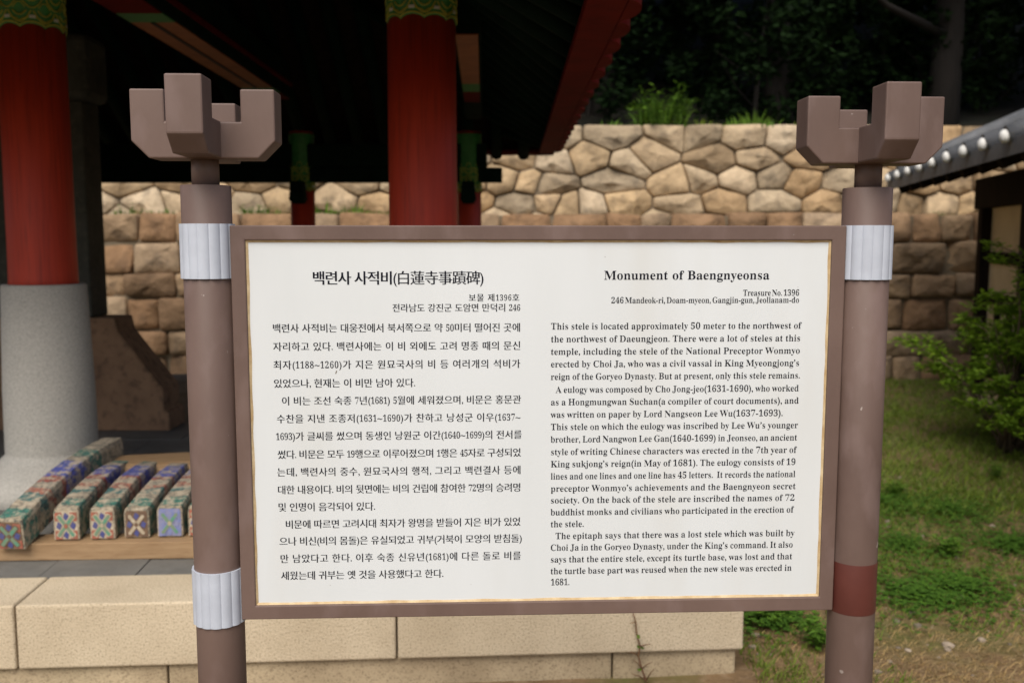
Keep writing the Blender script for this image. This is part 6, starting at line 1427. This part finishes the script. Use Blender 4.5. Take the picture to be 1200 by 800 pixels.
def reweight(loops, dx, dy):
    """moves a glyph's outline along its normals (dx, dy > 0 thickens, < 0 thins) and fills it"""
    out = []
    for L in loops:
        n = len(L)
        q = []
        for k in range(n):
            a, b, c = L[k - 1], L[k], L[(k + 1) % n]
            e1 = (b[0] - a[0], b[1] - a[1]); e2 = (c[0] - b[0], c[1] - b[1])
            l1 = math.hypot(*e1) or 1; l2 = math.hypot(*e2) or 1
            nx, ny = e1[1] / l1 + e2[1] / l2, -e1[0] / l1 - e2[0] / l2
            l = math.hypot(nx, ny)
            ux, uy = (nx / l, ny / l) if l > 1e-6 else (0, 0)
            q.append(Vector((b[0] + dx * max(-1, min(1, ux * 1.35)), b[1] + dy * max(-1, min(1, uy * 1.35)))))
        out.append(q)
    pts, fin, n0 = [], [], 0
    for q in out:
        pts += q
        fin.append(list(range(n0, n0 + len(q))))
        n0 += len(q)
    edges = [(q[k], q[(k + 1) % len(q)]) for q in fin for k in range(len(q))]
    ov, oe, of, _, _, _ = delaunay_2d_cdt(pts, edges, [], 0, 1e-6, False)
    keep = []
    for f in of:
        cx, cy = sum(ov[k].x for k in f) / len(f), sum(ov[k].y for k in f) / len(f)
        inside = False
        for a, b in edges:
            (ax, ay), (bx, by) = pts[a], pts[b]
            if (ay > cy) != (by > cy) and cx < ax + (cy - ay) * (bx - ax) / (by - ay): inside = not inside
        if inside: keep.append(tuple(f))
    return [(v.x, v.y) for v in ov], keep
def lettering(name, lines, korean, m, label=None):
    vs_all, fs_all = [], []
    for (s, x0, x1, yb, em, bold) in lines:
        xa_, za = sl_(x0, yb, .006)
        xb_, _ = sl_(x1, yb, .006)
        k = (sl_(x0 + 100, yb, .006)[0] - xa_) / 100        # metres per photo px here
        size = em * k
        items = []
        for ch in s:
            if ch == ' ':
                items.append((ch, None, None, .30 if korean else .25, 1))
                continue
            lp, adv = GL[ch]
            if is_cjk(ch):
                v2, f2 = reweight(lp, .026 if bold else .016, -.004 if bold else -.006) if ord(ch) >= 0xAC00 else reweight(lp, .016, -.006)
                items.append((ch, v2, f2, adv, .985))
            elif korean:
                v2, f2 = reweight(lp, (-.003 if bold else -.012) if ch.isdigit() else .008, 0)
                items.append((ch, v2, f2, adv * (.80 if ch.isdigit() else .92), .80 if ch.isdigit() else .92))
            else:
                v2, f2 = reweight(lp, (-.004 if bold else -.010) if ch.isalnum() else .010, .004)
                items.append((ch, v2, f2, adv, 1.0))
        nat = sum(i[3] for i in items) * size
        want = xb_ - xa_
        nsp = sum(1 for i in items if i[0] == ' ')
        ngap = len(items) - 1
        slack = want - nat
        if korean:
            sp_, ls = 0.0, slack / ngap
            sx = 1.0
        else:
            sx = min(1.22, max(.84, 1 + .8 * slack / nat))
            slack = want - nat * sx
            sp_ = slack * .6 / max(1, nsp); ls = slack * .4 / ngap
        x = 0.0
        for ch, v2, f2, adv, cs in items:
            if v2 is not None:
                b0 = len(vs_all)
                if korean: oy = -.36
                else: oy = 0
                if korean and not is_cjk(ch): oy = -.36 + .02
                for p_ in v2:
                    vs_all.append((xa_ + x + p_[0] * size * sx * cs, 0.0, za + (p_[1] + oy) * size))
                fs_all += [tuple(b0 + i for i in f) for f in f2]
            x += adv * size * sx + ls + (sp_ if ch == ' ' else 0)
    me = bpy.data.meshes.new(name)
    me.from_pydata([(v[0], .0056, v[2]) for v in vs_all], [], fs_all)
    me.update()
    o = link(name, me, m, panel)
    return o
load_glyphs()
for nm, ls, k in (('korean_title', KO[:1], True), ('korean_address', KO[1:3], True), ('korean_text', KO[3:], True),
                  ('english_title', EN[:1], False), ('english_address', EN[1:3], False), ('english_text', EN[3:], False)):
    lettering(nm, ls, k, M['ink'])

# ------------------------------------------------------------------ building on the right with tiled eaves
ZE = 2.10
e0 = at_y(1045, 210, (ZE - EYE) / ray(1045, 210).z * ray(1045, 210).y)
e1 = at_y(1185, 162, (ZE - EYE) / ray(1185, 162).z * ray(1185, 162).y)
dv = (e0 - e1); dv.z = 0
LE = dv.length
dv.normalize()
brz = math.atan2(dv.y, dv.x) - math.pi / 2       # local +y runs away from the camera along the eave, +x into the building
hall = empty('tiled_hall', (e1.x, e1.y, 0), 'low wooden hall with dark grey tiled roof and cream plaster panels behind the shrub', 'building', None, brz)
STEP = LE / 8
SL = math.tan(R(24))
RUN = 2.6
NB, N0 = 9, -7
bm = bmesh.new()                                   # roof body, gently curved
pr = []
for i in range(9):
    t = i / 8
    pr.append((t * RUN, ZE + .0 + RUN * SL * (t * .85 + .15 * t * t)))
poly = [(x_, z_ ) for x_, z_ in pr] + [(x_, z_ - .10) for x_, z_ in reversed(pr)]
y0_, y1_ = N0 * STEP - .15, LE + .25
prism(bm, poly, y0_, y1_)
hroof = build('roof', bm, M['tile'], hall)
bm = bmesh.new()
for k in range(N0, NB + 1):
    y_ = k * STEP
    if y_ > y1_: break
    tube(bm, [(x_ - (.02 if i == 0 else 0), y_, z_ + .02) for i, (x_, z_) in enumerate(pr)], .058, 10)
build('cover_tiles', bm, M['tile'], hroof)
for k in range(N0, NB):
    y_ = k * STEP
    bm = bmesh.new()
    bmesh.ops.create_icosphere(bm, subdivisions=2, radius=.043, matrix=Matrix.Translation((-.035, y_, ZE + .012)) @ Matrix.Diagonal((.75, 1, 1, 1)))
    for v in bm.verts: v.co += Vector(noise.noise_vector(v.co * 30)) * .004
    build('lime_tile_end', bm, M['lime'], hroof, smooth=True)
bm = bmesh.new()
tube(bm, [(RUN, y0_ - .1, pr[-1][1] + .12), (RUN, y1_ + .1, pr[-1][1] + .12)], .14, 12)
tube(bm, [(RUN * .5, y1_ + .0, pr[4][1] + .08), (RUN, y1_ + .0, pr[-1][1] + .14)], .09, 10)
tube(bm, [(.1, y1_ - .02, pr[0][1] + .10), (RUN * .5, y1_ - .02, pr[4][1] + .09)], .08, 10)
build('ridge_tiles', bm, M['tile'], hroof)
bm = bmesh.new()
prism(bm, [(RUN, pr[-1][1] - .02), (RUN * 2, ZE), (RUN * 2, ZE - .1), (RUN, pr[-1][1] - .12)], y0_, y1_)
build('rear_roof', bm, M['tile'], hroof)
bm = bmesh.new()
k = N0
while k * STEP < LE + .1:
    y_ = k * STEP + .1
    tube(bm, [(.10, y_, ZE - .10), (1.3, y_, ZE - .14 + 1.2 * SL)], .045, 8)
    k += 1
build('rafters', bm, M['oldwood'], hroof)['label'] = 'row of dark wooden rafter ends under the tiles'
bm = bmesh.new()
box6(bm, .06, .14, y0_ + .05, y1_ - .05, ZE - .07, ZE - .02)
build('eave_board', bm, M['oldwood'], hroof)
WX = .80                                           # wall line behind the eave
yA = LE - .35
bm = bmesh.new()
box6(bm, WX - .07, WX + .07, y0_ + .4, yA + .25, ZE - .30, ZE - .02)
build('lintel_beam', bm, M['oldwood'], hall, bevel=.01)
posts_y = [yA - i * 1.25 for i in range(5)]
for y_ in posts_y:
    bm = bmesh.new()
    box6(bm, WX - .075, WX + .075, y_ - .075, y_ + .075, 0, ZE - .30)
    build('post', bm, M['oldwood'], hall, bevel=.008)
for i, (ya, yb) in enumerate(zip(posts_y, posts_y[1:])):
    bm = bmesh.new()
    box6(bm, WX + .01, WX + .05, yb + .075, ya - .075, .0, ZE - .30)
    build('wall_panel', bm, M['plaster'], hall)
    for zc in (.32, .98, 1.35):
        bm = bmesh.new()
        box6(bm, WX - .03, WX + .06, yb + .0752, ya - .0752, zc - .05, zc + .05)
        build('rail', bm, M['oldwood'], hall, bevel=.005)
    if i >= 1:
        bm = bmesh.new()
        box6(bm, WX - .02, WX + .02, yb + .10, ya - .10, .38, 1.30)
        build('door', bm, M['oldwood'], hall, bevel=.005)
    else:
        for f_ in (.36, .64):
            bm = bmesh.new()
            y_ = yb + (ya - yb) * f_
            box6(bm, WX - .025, WX + .06, y_ - .04, y_ + .04, .372, .928)
            build('stud', bm, M['oldwood'], hall)
bm = bmesh.new()
box6(bm, WX + .05, WX + 3.6, yA - .08, yA + .0, 0, ZE - .1)
build('end_wall', bm, M['plaster'], hall)
bm = bmesh.new()
box6(bm, WX - .12, WX + 3.6, y0_ + .2, yA + .1, -.1, .10)
build('stone_footing', bm, M['granite_low'], hall, bevel=.02)

# ------------------------------------------------------------------ shrub
def shrub(loc, rad, h, nstem, nleaf, label, name='shrub', leaf=.05):
    e = empty(name, loc, label, 'shrub')
    bm = bmesh.new()
    vs, fs = [], []
    tips = []
    for _ in range(nstem):
        a_ = rnd.uniform(0, 6.28)
        rr = rad * rnd.uniform(.25, 1.0)
        hh = h * rnd.uniform(.35, 1.0) * (1 - .30 * (rr / rad) ** 2)
        p0 = Vector((rnd.uniform(-.12, .12), rnd.uniform(-.12, .12), -.05))
        p3 = Vector((rr * math.cos(a_), rr * math.sin(a_), hh))
        p1 = p0.lerp(p3, .35) + Vector((0, 0, hh * .12)) + rdir() * .05
        p2 = p0.lerp(p3, .7) + Vector((0, 0, hh * .08)) + rdir() * .06
        tube(bm, [p0, p1, p2, p3], [.013, .009, .006, .003], 6)
        for seg in ((p1, p2), (p2, p3)):
            for _ in range(3):
                t = rnd.random()
                q0 = seg[0].lerp(seg[1], t)
                d_ = (rdir(-.3, .7) + Vector((q0.x, q0.y, 0)).normalized() * .5).normalized()
                l_ = rnd.uniform(.14, .36) * h * .6
                q1 = q0 + d_ * l_
                tube(bm, [q0, q0.lerp(q1, .5) + Vector((0, 0, .01)), q1], [.004, .003, .0015], 4, cap=False)
                tips.append((q0.lerp(q1, .3), q1))
        tips.append((p2, p3))
    build('stems', bm, M['twig'], e)
    for i in range(nleaf):
        q0, q1 = rnd.choice(tips)
        t = rnd.random() ** .6
        p_ = q0.lerp(q1, t) + rdir() * .03
        leaf_quad(vs, fs, p_, rdir(-.25, .7), Vector((0, 0, 1)), leaf * rnd.uniform(.6, 1.35), leaf * .55)
    raw('foliage', [tuple(v) for v in vs], fs, M['leaf'], e)
    return e
g = on_z(1172, 530, 0)
rnd.seed(21)
shrub((g.x + .10, g.y, 0), .74, 1.60, 48, 17000, 'leafy bright green shrub growing in the grass in front of the wooden hall')

# ------------------------------------------------------------------ ground cover
def veg(x, y):           # 0..1 how grassy
    n = noise.fractal(Vector((x * .9 + 3, y * .9, 2)), 1.0, 2.0, 4)
    v = .42 + .55 * n
    if y > 4.9: v += .30
    if y < 4.1: v -= .25
    return v
def cover(name, m, n, fn, label):
    vs, fs = [], []
    for _ in range(n):
        y = 3.0 + 7.1 * rnd.random() ** 1.4
        x = rnd.uniform(.85, min(6.4, y * .66 + .6))
        px_, pd_ = x / y * F + 600, 0
        fn(vs, fs, x, y)
    if vs:
        o = raw(name, [tuple(v) for v in vs], fs, m)
        tag(o, label, None, None, 'stuff')
def inplat(x, y):
    lx_, ly_ = ploc(Vector((x, y, 0)))
    return lx_ < .02 and -.02 < ly_ < DEP
def blade(vs, fs, x, y, h, wd, flat=.5):
    z = gheight(x, y) - .005
    a_ = rnd.uniform(0, 6.28)
    d_ = Vector((math.cos(a_) * flat * rnd.uniform(.2, 1), math.sin(a_) * flat * rnd.uniform(.2, 1), 1)).normalized()
    s = Vector((-math.sin(a_ + 1), math.cos(a_ + 1), 0)) * wd
    p_ = Vector((x, y, z))
    b0 = len(vs)
    m_ = p_ + d_ * h * .6
    t_ = p_ + d_ * h + Vector((d_.x, d_.y, -.3)) * h * .3
    vs.extend([p_ - s, p_ + s, m_ + s * .8, m_ - s * .8, t_])
    fs.extend([(b0, b0 + 1, b0 + 2, b0 + 3), (b0 + 3, b0 + 2, b0 + 4)])
def green(vs, fs, x, y):
    if inplat(x, y) or rnd.random() > veg(x, y) * 1.1: return
    for _ in range(3):
        blade(vs, fs, x + rnd.gauss(0, .015), y + rnd.gauss(0, .015), rnd.uniform(.02, .06) * (1.4 if y > 5 else 1), .0022 if y < 5 else .0034, .9)
def dry(vs, fs, x, y):
    if inplat(x, y) or rnd.random() < veg(x, y) * .7: return
    for _ in range(2):
        blade(vs, fs, x + rnd.gauss(0, .02), y + rnd.gauss(0, .02), rnd.uniform(.02, .05), .0016, 2.6)
PATCH = [(on_z(1060, 640, 0), .50), (on_z(1035, 590, 0), .45), (on_z(1130, 690, 0), .28), (on_z(1110, 600, 0), .4), (on_z(905, 728, 0), .22), (on_z(1190, 640, 0), .35), (on_z(1075, 700, 0), .3)]
def clov(vs, fs, x, y):
    c_, r_ = rnd.choice(PATCH)
    a_ = rnd.uniform(0, 6.28)
    r_ *= abs(rnd.gauss(0, .55))
    if noise.noise(Vector((x * 4, y * 4, 9))) < -.15: return
    x, y = c_.x + r_ * math.cos(a_), c_.y + r_ * math.sin(a_) * 1.1
    if inplat(x, y): return
    z = gheight(x, y) + rnd.uniform(.004, .05)
    a0 = rnd.uniform(0, 6.28)
    for k in range(3):
        d_ = Vector((math.cos(a0 + k * 2.094), math.sin(a0 + k * 2.094), rnd.uniform(-.1, .25)))
        leaf_quad(vs, fs, Vector((x, y, z)), d_, Vector((0, 0, 1)), rnd.uniform(.010, .020), .013, .1)
cover('grass', M['grass'], 30000, green, None)
cover('dry_grass', M['straw'], 30000, dry, None)
cover('clover', M['clover'], 10000, clov, None)
def pebbles():
    bm = bmesh.new()
    for _ in range(420):
        y = rnd.uniform(3.0, 6.0)
        x = rnd.uniform(.85, y * .62)
        if inplat(x, y) or (y > 3.9 and rnd.random() < .6): continue
        s = .004 + .016 * rnd.random() ** 4
        mt = Matrix.Translation((x, y, gheight(x, y) + s * .3)) @ Matrix.Rotation(rnd.uniform(0, 6.28), 4, 'Z') @ Matrix.Diagonal((s * rnd.uniform(.8, 1.5), s, s * .6, 1))
        r_ = bmesh.ops.create_icosphere(bm, subdivisions=1, radius=1, matrix=mt)
        for v in r_['verts']: v.co += Vector(noise.noise_vector(v.co * 90)) * s * .3
    o = build('pebbles', bm, M['pebble'], None)
    tag(o, None, None, None, 'stuff')
pebbles()
def leafy_plant(px, py, h, n, label):
    g_ = on_z(px, py, 0)
    vs, fs = [], []
    for _ in range(n):
        a_ = rnd.uniform(0, 6.28)
        tip = Vector((math.cos(a_) * h * rnd.uniform(.1, .7), math.sin(a_) * h * rnd.uniform(.1, .7), h * rnd.uniform(.5, 1)))
        s = tip.cross(Vector((0, 0, 1))).normalized() * .0015
        b0 = len(vs)
        vs += [-s, s, tip]
        fs += [(b0, b0 + 1, b0 + 2)]
        for k in range(9):
            leaf_quad(vs, fs, tip * rnd.uniform(.3, 1), rdir(-.1, .5), Vector((0, 0, 1)), h * rnd.uniform(.15, .32), h * .10)
    o = raw('weed_plant', [tuple(v) for v in vs], fs, M['weed'])
    o.location = (g_.x, g_.y, gheight(g_.x, g_.y))
    return tag(o, label, 'weed')
leafy_plant(1112, 650, .13, 26, 'bright green leafy weed in the grass to the right of the right post')
leafy_plant(958, 765, .13, 24, 'green leafy weed at the foot of the right sign post, beside the platform corner')
leafy_plant(905, 735, .12, 24, 'low green weed right beside the granite platform end, under the sign')
leafy_plant(1048, 585, .12, 26, 'low green weed half hidden behind the right sign post')
leafy_plant(1165, 560, .12, 22, 'small green weed in the grass below the shrub')

# dry creeper in front of the platform
v0 = A - pu * .0
def pf(px, py, off):
    """point on the platform's front plane, off metres in front of it"""
    nrm = Vector((pu.y, -pu.x, 0))
    r = ray(px, py)
    o_ = Vector((A.x, A.y, 0)) + nrm * off
    t = o_.dot(nrm) / r.dot(nrm)
    return Vector((r.x * t, r.y * t, r.z * t + EYE))
bm = bmesh.new()
path = [pf(x_, y_, o_) for x_, y_, o_ in ((770, 812, .03), (757, 797, .02), (752, 783, .012), (748, 768, .009), (750, 757, .008), (746, 742, .008), (745, 728, .008), (742, 718, .008))]
tube(bm, path, [.0045, .004, .0036, .0034, .003, .003, .0026, .002], 6)
for (i, dx, dz) in ((1, -.05, .03), (1, .03, .05), (2, .035, .03), (2, -.03, .035), (4, .035, .015), (3, -.03, .02), (0, -.04, .05), (6, -.02, .0)):
    p_ = path[i]
    tube(bm, [p_, p_ + Vector((dx * .5, -.01, dz * .7)), p_ + Vector((dx, -.012, dz))], [.0025, .002, .001], 5)
e = empty('dry_creeper', (path[0].x, path[0].y, 0), 'thin dry brown creeper climbing the front of the granite platform', 'creeper')
bmesh.ops.translate(bm, verts=bm.verts, vec=-Vector(e.location))
build('stem', bm, M['vine'], e)
vs, fs = [], []
for i in (1, 1, 2, 4, 4, 5):
    leaf_quad(vs, fs, path[i] - Vector(e.location) + Vector((0, -.008, 0)), rdir(-.3, .5), Vector((0, -1, 0)), .022, .012)
raw('leaves', [tuple(v) for v in vs], fs, M['weed'], e)
